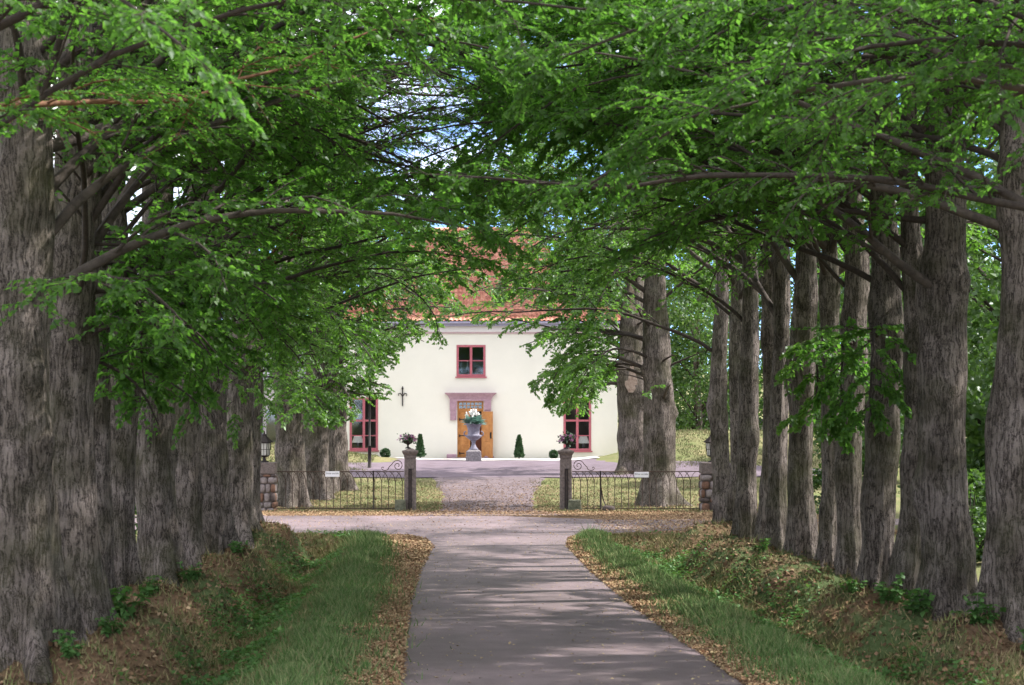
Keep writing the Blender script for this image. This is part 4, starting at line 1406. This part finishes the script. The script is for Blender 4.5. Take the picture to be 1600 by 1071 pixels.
def post_urn(cx, label, seed):
    z = gz + 2.022
    u = thing('flower_urn', (cx, GY, z), label, 'urn', 'flower urns on the gate posts')
    G().lathe(cx, GY, [(.10, z), (.10, z + .02), (.03, z + .05), (.025, z + .10), (.05, z + .13), (.14, z + .17), (.17, z + .24), (.19, z + .26), (.17, z + .262)], 16).build('bowl', M['iron'], u, True)
    g = np.random.default_rng(seed)
    V, F = petals(g, (cx, GY, z + .30), 160, .12, .075)
    link('leaves', fast_mesh('leaves', V - np.array(u.location), F, 3), M['cypress'], u)
    fl = []
    st = []
    for k in range(26):
        a = g.uniform(0, 6.28)
        rr_ = g.uniform(.08, .29)
        e = np.array([cx + math.cos(a) * rr_, GY + math.sin(a) * rr_ * .8, z + .43 - rr_ * g.uniform(.1, .75)])
        st.append(tubes(np.array([[cx + math.cos(a) * .08, GY + math.sin(a) * .08, z + .25], (e + np.array([cx, GY, z + .42])) / 2, e])[None], np.full((1, 3), .008), 4))
        fl.append(petals(g, e, 14, .022, .05, 1))
    V, F = merge(fl, 3)
    link('flowers', fast_mesh('flowers', V - np.array(u.location), F, 3), M['petal_purple'], u)
    V, F = merge(st, 4)
    link('stems', fast_mesh('stems', V - np.array(u.location), F, 4), M['cypress'], u)
post_urn(fx(637.5), 'iron urn of purple flowers on the left gate post', 5)
post_urn(fx(886), 'iron urn of purple flowers on the right gate post', 6)

def guard_stone(x0, x1, ztop, label, seed):
    o = G().frust((x0 + x1) / 2, GY - .36, gz - .1, gz + ztop, x1 - x0, .34, (x1 - x0) * .86, .28).build('guard_stone', M['granite_moss'], None, bevel=.035)
    tag(o, label, 'stone', 'guard stones at the gate posts')
guard_stone(fx(617), fx(635), .37, 'squat mossy guard stone left of the left gate post', 1)
guard_stone(fx(886), fx(908), .37, 'squat mossy guard stone right of the right gate post', 2)
tag(rock('rock', (fx(950), GY - .3, gz + .06), (.42, .34, .24), M['dark_stone'], 9), 'small dark rock lying at the foot of the right fence', 'rock')

def fence(name, xa, xb, post_side, label):
    """xa < xb. post_side: +1 gate post at xb, -1 at xa"""
    f = thing(name, ((xa + xb) / 2, GY, gz), label, 'fence', 'wrought iron fences beside the gate')
    zt, zb = gz + 1.27, gz + .07
    G().tube([(xa, GY, zt), (xb, GY, zt)], .016, 6).build('top_rail', M['rust_iron'], f, True)
    G().tube([(xa, GY, zb), (xb, GY, zb)], .014, 6).build('bottom_rail', M['rust_iron'], f, True)
    sp = .2235
    n = int((xb - xa) / sp)
    d = -1 if post_side > 0 else -1
    hgt = .42
    a = np.linspace(0, math.pi / 2, 8)
    bar = None
    for k in range(n):
        x = xb - .05 - k * sp if post_side > 0 else xa + .05 + k * sp
        jit = random.uniform(-.008, .008)
        pts = [(x + jit, GY, zb - .02), (x + jit, GY, zb + .4), (x, GY, zt - hgt)]
        pts += [(x + d * sp * 1.0 * (1 - math.cos(t)), GY - .006, zt - hgt + hgt * math.sin(t)) for t in a[1:]]
        if pts[-1][0] < xa: pts = pts[:7]
        G().tube(pts, .0125, 5).build('bar', M['rust_iron'], f, True)
        pts = [(x - d * sp * (1 - math.cos(t)), GY + .022, zt - hgt + hgt * math.sin(t)) for t in a]
        if pts[-1][0] <= xb: G().tube(pts, .007, 5).build('arch', M['rust_iron'], f, True)
    # gate stile and scroll
    xs = xb - .99 if post_side > 0 else xa + .92
    G().tube([(xs, GY - .01, zb - .1), (xs, GY - .01, zt + .02)], .024, 6).build('stile', M['iron'], f, True)
    s = -1 if post_side > 0 else 1
    xo = xb if post_side > 0 else xa
    c = np.array([xo + s * .20, zt + .19])
    pts = []
    for t in np.linspace(0, 1, 30):
        rr_ = .03 + .16 * t
        an_ = R(-60) + t * 2 * math.pi * 1.62
        pts.append((c[0] - s * rr_ * math.cos(an_), GY, c[1] + rr_ * math.sin(an_)))
    e = pts[-1]
    pts += [(e[0] + s * .10, GY, e[2] - .10), (c[0] + s * .32, GY, zt + .06), (c[0] + s * .42, GY, zt + .03), (c[0] + s * .5, GY, zt + .06), (c[0] + s * .53, GY, zt + .12), (c[0] + s * .48, GY, zt + .15), (c[0] + s * .45, GY, zt + .11)]
    G().tube(pts, .014, 6).build('scroll', M['rust_iron'], f, True)
    if post_side < 0:
        G().tube([(xs + .02, GY - .02, gz + .75), (xs + .07, GY - .1, gz + .4), (xs + .19, GY - .25, gz + .1)], .018, 6).build('brace', M['iron'], f, True)
    return f
fence('iron_fence', fx(433), fx(631), 1, 'left wrought iron fence of pointed arches with a scroll by the gate post')
fence('iron_fence', fx(894), fx(1093), -1, 'right wrought iron fence of pointed arches with a scroll by the gate post')

def sign(x0, x1, z0, z1, label):
    o = thing('notice_sign', ((x0 + x1) / 2, GY - .04, (z0 + z1) / 2), label, 'sign', 'white notices on the fences')
    G().box(x0, x1, GY - .045, GY - .03, z0, z1).build('board', M['white_paint'], o, bevel=.003)
    cu = bpy.data.curves.new('lettering', 'FONT')
    cu.body = 'Privat område'
    cu.align_x = 'CENTER'
    cu.align_y = 'CENTER'
    cu.size = (x1 - x0) / 6.4
    cu.extrude = .001
    tmp = bpy.data.objects.new('lettering_source', cu)
    COL.objects.link(tmp)
    dg = bpy.context.evaluated_depsgraph_get()
    me = bpy.data.meshes.new_from_object(tmp.evaluated_get(dg))
    bpy.data.objects.remove(tmp)
    t = link('lettering', me, M['black_print'], o)
    if me.materials: me.materials[0] = M['black_print']
    t.rotation_euler = (R(90), 0, 0)
    t.location = (0, -.0075, .02)
sign(fx(508.5), fx(530.5), fz(745.3), fz(736.7), 'small white notice lettered Privat område on the left iron fence')
sign(fx(991), fx(1013.5), fz(746.3), fz(737.7), 'small white notice lettered Privat område on the right iron fence')

def pier(x0, x1, label, seed):
    p = thing('stone_pier', ((x0 + x1) / 2, GY, gz), label, 'pier', 'rubble stone piers at the fence ends')
    g = np.random.default_rng(seed)
    wd = x1 - x0
    G().box(x0 + .05, x1 - .05, GY - .3, GY + .3, gz - .1, gz + 1.2).build('core', M['mortar'], p)
    ms = ['pale_stone', 'red_stone', 'dark_stone', 'pale_stone', 'red_stone']
    z = gz - .05
    while z < gz + 1.12:
        h = min(g.uniform(.13, .33), gz + 1.19 - z)
        for face in ('f', 'b', 'l', 'r'):
            span = (x0, x1) if face in 'fb' else (GY - .35, GY + .35)
            a = span[0]
            while a < span[1] - .06:
                ww = min(g.uniform(.12, .44), span[1] - a)
                m_ = M[ms[g.integers(0, 5)]]
                ca = a + ww / 2
                if face == 'f': c, s = (ca, GY - .31, z + h / 2), (ww * .97, .16, h * .95)
                elif face == 'b': c, s = (ca, GY + .31, z + h / 2), (ww * .97, .16, h * .95)
                elif face == 'l': c, s = (x0 + .05, ca, z + h / 2), (.15, ww * .97, h * .95)
                else: c, s = (x1 - .05, ca, z + h / 2), (.15, ww * .97, h * .95)
                rock('stone', c, s, m_, int(g.integers(0, 9999)), p)
                a += ww
        z += h
    G().box(x0 - .0, x1 + .0, GY - .36, GY + .36, gz + 1.2, gz + 1.57).build('cap_stone', M['granite'], p, bevel=.025)
pier(fx(433) - .82, fx(433) - .02, 'rubble stone pier with lantern at the left end of the iron fence', 3)
pier(fx(1093) + .02, fx(1093) + .82, 'rubble stone pier with lantern at the right end of the iron fence', 4)

def lantern(cx, label):
    z = gz + 1.572
    o = thing('lantern', (cx, GY, z), label, 'lantern', 'lanterns on the stone piers')
    q = G().lathe(cx, GY, [(.15, z), (.15, z + .03), (.06, z + .06), (.05, z + .16), (.16, z + .2), (.17, z + .22), (.165, z + .225)], 6)
    q.build('foot', M['iron'], o)
    fr = G()
    hx_ = [(cx + .17 * math.cos(R(60 * k)), GY + .17 * math.sin(R(60 * k))) for k in range(6)]
    for a, b in hx_:
        fr.tube([(a, b, z + .22), (cx + (a - cx) * 1.25, GY + (b - GY) * 1.25, z + .62)], .014, 4)
    fr.lathe(cx, GY, [(.215, z + .62), (.225, z + .62), (.225, z + .645), (.215, z + .645)], 6)
    for k in range(6):
        a, b = hx_[k]
        c, d = hx_[(k + 1) % 6]
        m1 = 1.125
        fr.tube([(cx + (a - cx) * m1, GY + (b - GY) * m1, z + .42), (cx + (c - cx) * m1, GY + (d - GY) * m1, z + .42)], .008, 4)
        fr.tube([((a + c) / 2, (b + d) / 2, z + .22), (cx + ((a + c) / 2 - cx) * 1.25, GY + ((b + d) / 2 - GY) * 1.25, z + .62)], .007, 4)
    fr.build('frame', M['iron'], o)
    for k in range(6):
        a, b = hx_[k]
        c, d = hx_[(k + 1) % 6]
        s0, s1 = .97, 1.21
        G().add([(cx + (a - cx) * s0, GY + (b - GY) * s0, z + .23), (cx + (c - cx) * s0, GY + (d - GY) * s0, z + .23),
                 (cx + (c - cx) * s1, GY + (d - GY) * s1, z + .615), (cx + (a - cx) * s1, GY + (b - GY) * s1, z + .615)], [(0, 1, 2, 3)]).build('pane', M['milk_glass'], o)
    G().lathe(cx, GY, [(.29, z + .647), (.29, z + .66), (.12, z + .82), (.08, z + .86), (.08, z + .9), (.03, z + .93), (.02, z + 1.0), (.004, z + 1.02)], 6).build('roof', M['iron'], o)
lantern(fx(433) - .42, 'black six sided lantern on the left stone pier')
lantern(fx(1093) + .42, 'black six sided lantern on the right stone pier')

# ------------------------------------------------------------------ urn in front of the door
UY = 97.2
us = 3400 / UY
def uz(py): return CAM_H + (630 - py) / us
ux = (740 - 735) / us
u0 = float(H(ux, UY)) + .03
urn = thing('stone_urn', (ux, UY, u0), 'tall grey stone urn of white flowers in front of the door', 'urn')
zp = uz(703)
G().frust(ux, UY, u0 - .2, zp - .06, .74, .74, .66, .66).frust(ux, UY, zp - .059, zp, .62, .62, .44, .44).build('plinth', M['plinth_stone'], urn, bevel=.03)
z1, z2 = zp + .001, uz(662)
hh = z2 - z1
G().lathe(ux, UY, [(.21, z1), (.20, z1 + .04 * hh), (.13, z1 + .10 * hh), (.085, z1 + .2 * hh), (.08, z1 + .27 * hh), (.11, z1 + .3 * hh), (.11, z1 + .32 * hh), (.09, z1 + .33 * hh),
                  (.22, z1 + .40 * hh), (.335, z1 + .48 * hh), (.365, z1 + .53 * hh), (.36, z1 + .555 * hh), (.27, z1 + .575 * hh), (.262, z1 + .6 * hh), (.27, z1 + .8 * hh), (.32, z1 + .92 * hh), (.40, z1 + .97 * hh), (.41, z1 + 1.0 * hh),
                  (.37, z1 + 1.0 * hh), (.28, z1 + .95 * hh)], 28).build('bowl', M['urn_stone'], urn, True)
for s in (-1, 1):
    zc = z1 + .56 * hh
    G().tube([(ux + s * (.33 + .10 * math.sin(t)), UY, zc + .1 * math.cos(t) + .06) for t in np.linspace(0, math.pi, 9)], .03, 7).build('handle', M['urn_stone'], urn, True)
g = np.random.default_rng(77)
lv, lf_, st = [], [], []
for k in range(60):
    a, el = g.uniform(0, 6.28), g.uniform(.15, 1.2)
    L = g.uniform(.3, .5)
    S = np.array([[ux + .12 * math.cos(a), UY + .12 * math.sin(a), z2 - .05]])
    D = np.array([[math.cos(a) * math.cos(el), math.sin(a) * math.cos(el), math.sin(el)]])
    lv.append(leaf_quads(g, S + D * .1, D - np.array([[0, 0, .15]]), np.array([[0, 0, 1.0]]) - D * .4, np.array([L])))
for k in range(17):
    a, rr_ = g.uniform(0, 6.28), g.uniform(.03, .36)
    e = np.array([ux + math.cos(a) * rr_, UY + math.sin(a) * rr_, z2 + .56 - rr_ * .7 + g.uniform(-.08, .06)])
    st.append(tubes(np.array([[ux, UY, z2 - .05], (e + np.array([ux, UY, z2 + .5])) / 2, e])[None], np.full((1, 3), .01), 4))
    lf_.append(petals(g, e, 9, .03, .10, 1))
o_ = np.array(urn.location)
V, F = merge(lv, 3)
link('leaves', fast_mesh('leaves', V - o_, F, 3), M['blue_leaf'], urn)
V, F = merge(st, 4)
link('stems', fast_mesh('stems', V - o_, F, 4), M['blue_leaf'], urn)
V, F = merge(lf_, 3)
link('flowers', fast_mesh('flowers', V - o_, F, 3), M['petal_white'], urn)

# ------------------------------------------------------------------ small plants by the house, dark post
def conifer(px, y, h, wd, label):
    s = 3400 / y
    x = (px - 735) / s
    z = float(H(x, y)) + .02
    o = thing('conical_shrub', (x, y, z), label, 'shrub', 'clipped evergreens by the house')
    g = np.random.default_rng(int(px))
    n = 2600
    t = g.uniform(0, 1, n) ** 1.3
    a = g.uniform(0, 6.28, n)
    rr_ = wd * (1 - t) ** .75 * (.75 + .35 * g.uniform(0, 1, n)) * np.where(t < .06, .8, 1) * (1 + .18 * np.sin(a * 5 + t * 20))
    P = np.stack([np.cos(a) * rr_, np.sin(a) * rr_, .08 + t * h], -1)
    D = np.stack([np.cos(a) * .5, np.sin(a) * .5, np.ones(n)], -1) + g.normal(0, .35, (n, 3))
    link('foliage', fast_mesh('foliage', *leaf_quads(g, P, D, g.normal(0, 1, (n, 3)), .11 * g.uniform(.6, 1.3, n)), 3), M['cypress'], o)
    link('stem', fast_mesh('stem', *tubes(np.array([[[0, 0, -.05], [0, 0, h * .5], [0, 0, h * .9]]]), np.array([[.04, .03, .01]]), 6), 4), M['bark_twig'], o)
conifer(656.5, 100.5, .98, .165, 'small conical evergreen left of the door, beside the left gate post urn')
conifer(811, 100.5, .98, .17, 'small conical evergreen on the gravel right of the door')
def ball(px, y, r, label, stem):
    s = 3400 / y
    x = (px - 735) / s
    z = float(H(x, y)) + .02
    o = thing('ball_shrub', (x, y, z), label, 'shrub', 'round clipped shrubs by the house')
    g = np.random.default_rng(int(px))
    n = 1200
    d = norm(g.normal(0, 1, (n, 3)))
    P = d * r * g.uniform(.8, 1.05, (n, 1)) + np.array([0, 0, stem + r * .8])
    link('foliage', fast_mesh('foliage', *leaf_quads(g, P, d + g.normal(0, .5, (n, 3)), g.normal(0, 1, (n, 3)), .07 * g.uniform(.6, 1.3, n)), 3), M['cypress'], o)
    link('stem', fast_mesh('stem', *tubes(np.array([[[0, 0, -.05], [0, 0, stem * .7], [0, 0, stem + r * .5]]]), np.array([[.03, .02, .015]]), 6), 4), M['bark_twig'], o)
ball(865, 100.2, .17, 'small round clipped shrub beside the right gate post', .08)
ball(602, 100.2, .2, 'low dark round shrub at the house wall on the left', .0)
py_ = 90.5
px_ = (577.5 - 735) / (3400 / py_)
pz = float(H(px_, py_))
lp = thing('lamp_post', (px_, py_, pz), 'slim dark post on the lawn in front of the left window', 'post')
G().tube([(px_, py_, pz - .1), (px_, py_, pz + .95)], .075, 10).build('base_tube', M['iron'], lp, True)
G().tube([(px_, py_, pz + .95), (px_, py_, pz + 3.4)], .045, 10).build('pole', M['iron'], lp, True)
G().lathe(px_, py_, [(.05, pz + 3.4), (.16, pz + 3.5), (.19, pz + 3.85), (.22, pz + 3.87), (.03, pz + 4.05)], 8).build('lamp_head', M['iron'], lp)

# ------------------------------------------------------------------ leaf litter, grass, herbs
def flakes(name, n, xf, yf, size, m, lift=.012, flat=.35):
    g = np.random.default_rng(abs(hash(name)) % 9999 if False else len(name) * 131 + n)
    y = yf(g, n)
    x = xf(g, n, y)
    P = np.stack([x, y, H(x, y) + lift], -1)
    D = g.normal(0, 1, (n, 3)) * np.array([1, 1, flat])
    N = np.array([0, 0, 1]) + g.normal(0, flat, (n, 3))
    V, F = leaf_quads(g, P, D, N, size * g.uniform(.6, 1.3, n))
    return tag(link(name, fast_mesh(name, V, F, 3), m), kind='stuff')
yav = lambda g, n: 22 + 35.5 * g.uniform(0, 1, n) ** 1.0
flakes('verge_leaf_litter', 44000, lambda g, n, y: np.where(g.uniform(0, 1, n) < .5,
       road_l(y) + .12 - (road_l(y) - GR_LI(y) + .2) * np.abs(g.normal(.42, .36, n)), road_r(y) - .12 + (GR_RI(y) - road_r(y) + .25) * np.abs(g.normal(.42, .36, n))), yav, .05, M['litter_tan'], .03)
flakes('road_leaf_litter', 1500, lambda g, n, y: road_l(y) + (road_r(y) - road_l(y)) * np.where(g.uniform(0, 1, n) < .5, g.beta(.6, 2.5, n), g.beta(2.5, .6, n)), yav, .045, M['pale_litter'], .030, .08)
flakes('bank_leaf_litter', 52000, lambda g, n, y: np.where(g.uniform(0, 1, n) < .5, GR_LO(y) + .1 - 4.2 * g.uniform(0, 1, n), GR_RO(y) - .1 + 4.6 * g.uniform(0, 1, n)), yav, .075, M['litter'], .02, .5)
flakes('cross_road_leaf_litter', 38000, lambda g, n, y: np.where(y > 66.9, g.uniform(-8, 11, n), np.where(g.uniform(0, 1, n) < .94, 3.6 + np.maximum(0, (y - 58) * -.1) + 8 * g.uniform(0, 1, n) ** .75, g.uniform(-8, 4, n))),
       lambda g, n: np.where(g.uniform(0, 1, n) < .45, 67.0 + 2.8 * g.beta(1.6, 1.5, n), 57.3 + 10 * g.uniform(0, 1, n)), .055, M['litter_tan'], .03, .14)
flakes('drive_leaf_litter', 6000, lambda g, n, y: g.uniform(-1.2, 2.6, n), lambda g, n: 68 + 17 * g.uniform(0, 1, n) ** 1.6, .045, M['litter'], .04, .1)
flakes('lawn_leaf_litter', 9000, lambda g, n, y: g.uniform(-7.5, 10, n), lambda g, n: 69 + 13 * g.uniform(0, 1, n) ** 1.5, .06, M['litter'], .05, .3)

def blades(name, n, xf, yf, hgt, m, wd=.012):
    g = np.random.default_rng(len(name) * 17 + n)
    y = yf(g, n)
    x = xf(g, n, y)
    P = np.stack([x, y, H(x, y)], -1)
    a = g.uniform(0, 6.28, n)
    cl = vnoise(x * 1.6, y * 1.1, 71)
    ok = g.uniform(0, 1, n) < .25 + 1.3 * cl
    x, y, P, a, cl = x[ok], y[ok], P[ok], a[ok], cl[ok]
    n = len(x)
    h = hgt * g.uniform(.4, 1.3, n) * (.5 + 1.0 * cl) * np.where(g.uniform(0, 1, n) < .02, 2.0, 1)
    s = np.stack([np.cos(a), np.sin(a), np.zeros(n)], -1) * wd
    ln = g.normal(0, .45, (n, 2))
    tip = P + np.stack([ln[:, 0] * h, ln[:, 1] * h, h], -1)
    V = np.stack([P - s, P + s, tip], 1).reshape(-1, 3)
    F = np.arange(3 * n).reshape(n, 3)
    return tag(link(name, fast_mesh(name, V, F, 3), m), kind='stuff')
def strip_x(g, n, y):
    c = g.normal(.5, .40, n)
    return np.where(g.uniform(0, 1, n) < .5, GR_LO(y) + (GR_LI(y) - GR_LO(y)) * c, GR_RI(y) + (GR_RO(y) - GR_RI(y)) * c)
blades('verge_grass', 105000, strip_x, yav, .13, M['grass'])
blades('bank_grass', 85000, lambda g, n, y: np.where(g.uniform(0, 1, n) < .5, GR_LO(y) + .2 - 3.4 * g.beta(1, 1.6, n), GR_RO(y) - .2 + 3.6 * g.beta(1, 1.6, n)), yav, .10, M['dry_grass'])
def lawn_x(g, n, y):
    x = g.uniform(-9, 12, n)
    return np.where((x > -1.05) & (x < 2.3), np.where(g.uniform(0, 1, n) < .5, g.uniform(-6, -1.05, n), g.uniform(2.3, 7, n)), x)
blades('lawn_grass', 60000, lawn_x, lambda g, n: 69.6 + 16 * g.uniform(0, 1, n) ** 1.4, .055, M['lawn_blade'], .012)
blades('mound_grass', 30000, lambda g, n, y: np.where(g.uniform(0, 1, n) < .5, g.uniform(-12, -4.2, n), g.uniform(7.2, 16, n)), lambda g, n: g.uniform(89, 101, n), .08, M['lawn_blade'], .02)

def herb_cover(name, n, xf, yf, size):
    g = np.random.default_rng(n)
    y = yf(g, n)
    x = xf(g, n, y)
    ok = vnoise(x * 1.2, y * .9, 91) > .5
    x, y = x[ok], y[ok]
    k = len(x)
    P = np.stack([x, y, H(x, y) + g.uniform(.02, .13, k)], -1)
    D = g.normal(0, 1, (k, 3)) * np.array([1, 1, .3])
    N = np.array([0, -.15, 1]) + g.normal(0, .35, (k, 3))
    V, F = leaf_quads(g, P, D, N, size * g.uniform(.6, 1.3, k))
    return tag(link(name, fast_mesh(name, V, F, 3), M['herb']), kind='stuff')
herb_cover('ditch_herbs', 34000, lambda g, n, y: np.where(g.uniform(0, 1, n) < .45, GR_LO(y) - .05 - 1.6 * g.beta(1.2, 1.8, n), GR_RO(y) + .02 + 2.0 * g.beta(1.1, 1.8, n)), yav, .075)

HP = []
NTH = ['nearest', 'second', 'third', 'fourth', 'fifth', 'sixth', 'seventh', 'eighth', 'ninth', 'tenth', 'eleventh', 'last']
for i, (x, y, r) in enumerate(LEFT):
    if i in (0, 1, 2, 3, 4, 6): HP.append((x + r + .28, y - .5, .9 if i != 2 else 1.7, 'left', 'low leafy green plant on the road side of the %s lime of the left row' % NTH[i]))
for i, (x, y, r) in enumerate(RIGHT):
    if i in (0, 1, 2, 3, 7): HP.append((x - r - .25, y - .45, .8 if i > 2 else 1.2, 'right', 'low leafy green plant on the road side of the %s lime of the right row' % NTH[i]))
    if i < 2: HP.append((x + .1, y - r - .45, 1.1, 'right', 'leafy green plant in front of the foot of the %s right row lime' % NTH[i]))
def herb_proto(seed):
    g = np.random.default_rng(seed)
    st, lv = [], []
    for k in range(9):
        a = g.uniform(0, 6.28)
        D = np.array([[math.cos(a) * .5, math.sin(a) * .5, 1]])
        P = grow(g, np.array([[g.normal(0, .07), g.normal(0, .07), -.03]]), D, np.array([g.uniform(.2, .42)]), 5, -.06, .1)
        st.append(tubes(P, np.full((1, 5), .005), 3))
        C = np.repeat(P[0, 1:], 4, axis=0)
        lv.append(leaf_quads(g, C, g.normal(0, 1, C.shape) * np.array([1, 1, .3]), np.array([0, -.3, 1]) + g.normal(0, .3, C.shape), .085 * g.uniform(.7, 1.3, len(C))))
    return fast_mesh('stems', *merge(st, 4), 4), fast_mesh('leaves', *merge(lv, 3), 3)
HPR = [herb_proto(1), herb_proto(2), herb_proto(3)]
for k, (x, y, s, side, lb) in enumerate(HP):
    o = thing('leafy_plant', (x, y, float(H(x, y))), lb, 'plant', 'leafy plants at the feet of the %s row' % side)
    o.rotation_euler = (0, 0, k * 1.3)
    o.scale = (s, s, s)
    a, b = HPR[k % 3]
    link('stems', a, M['herb'], o)
    link('leaves', b, M['herb'], o)
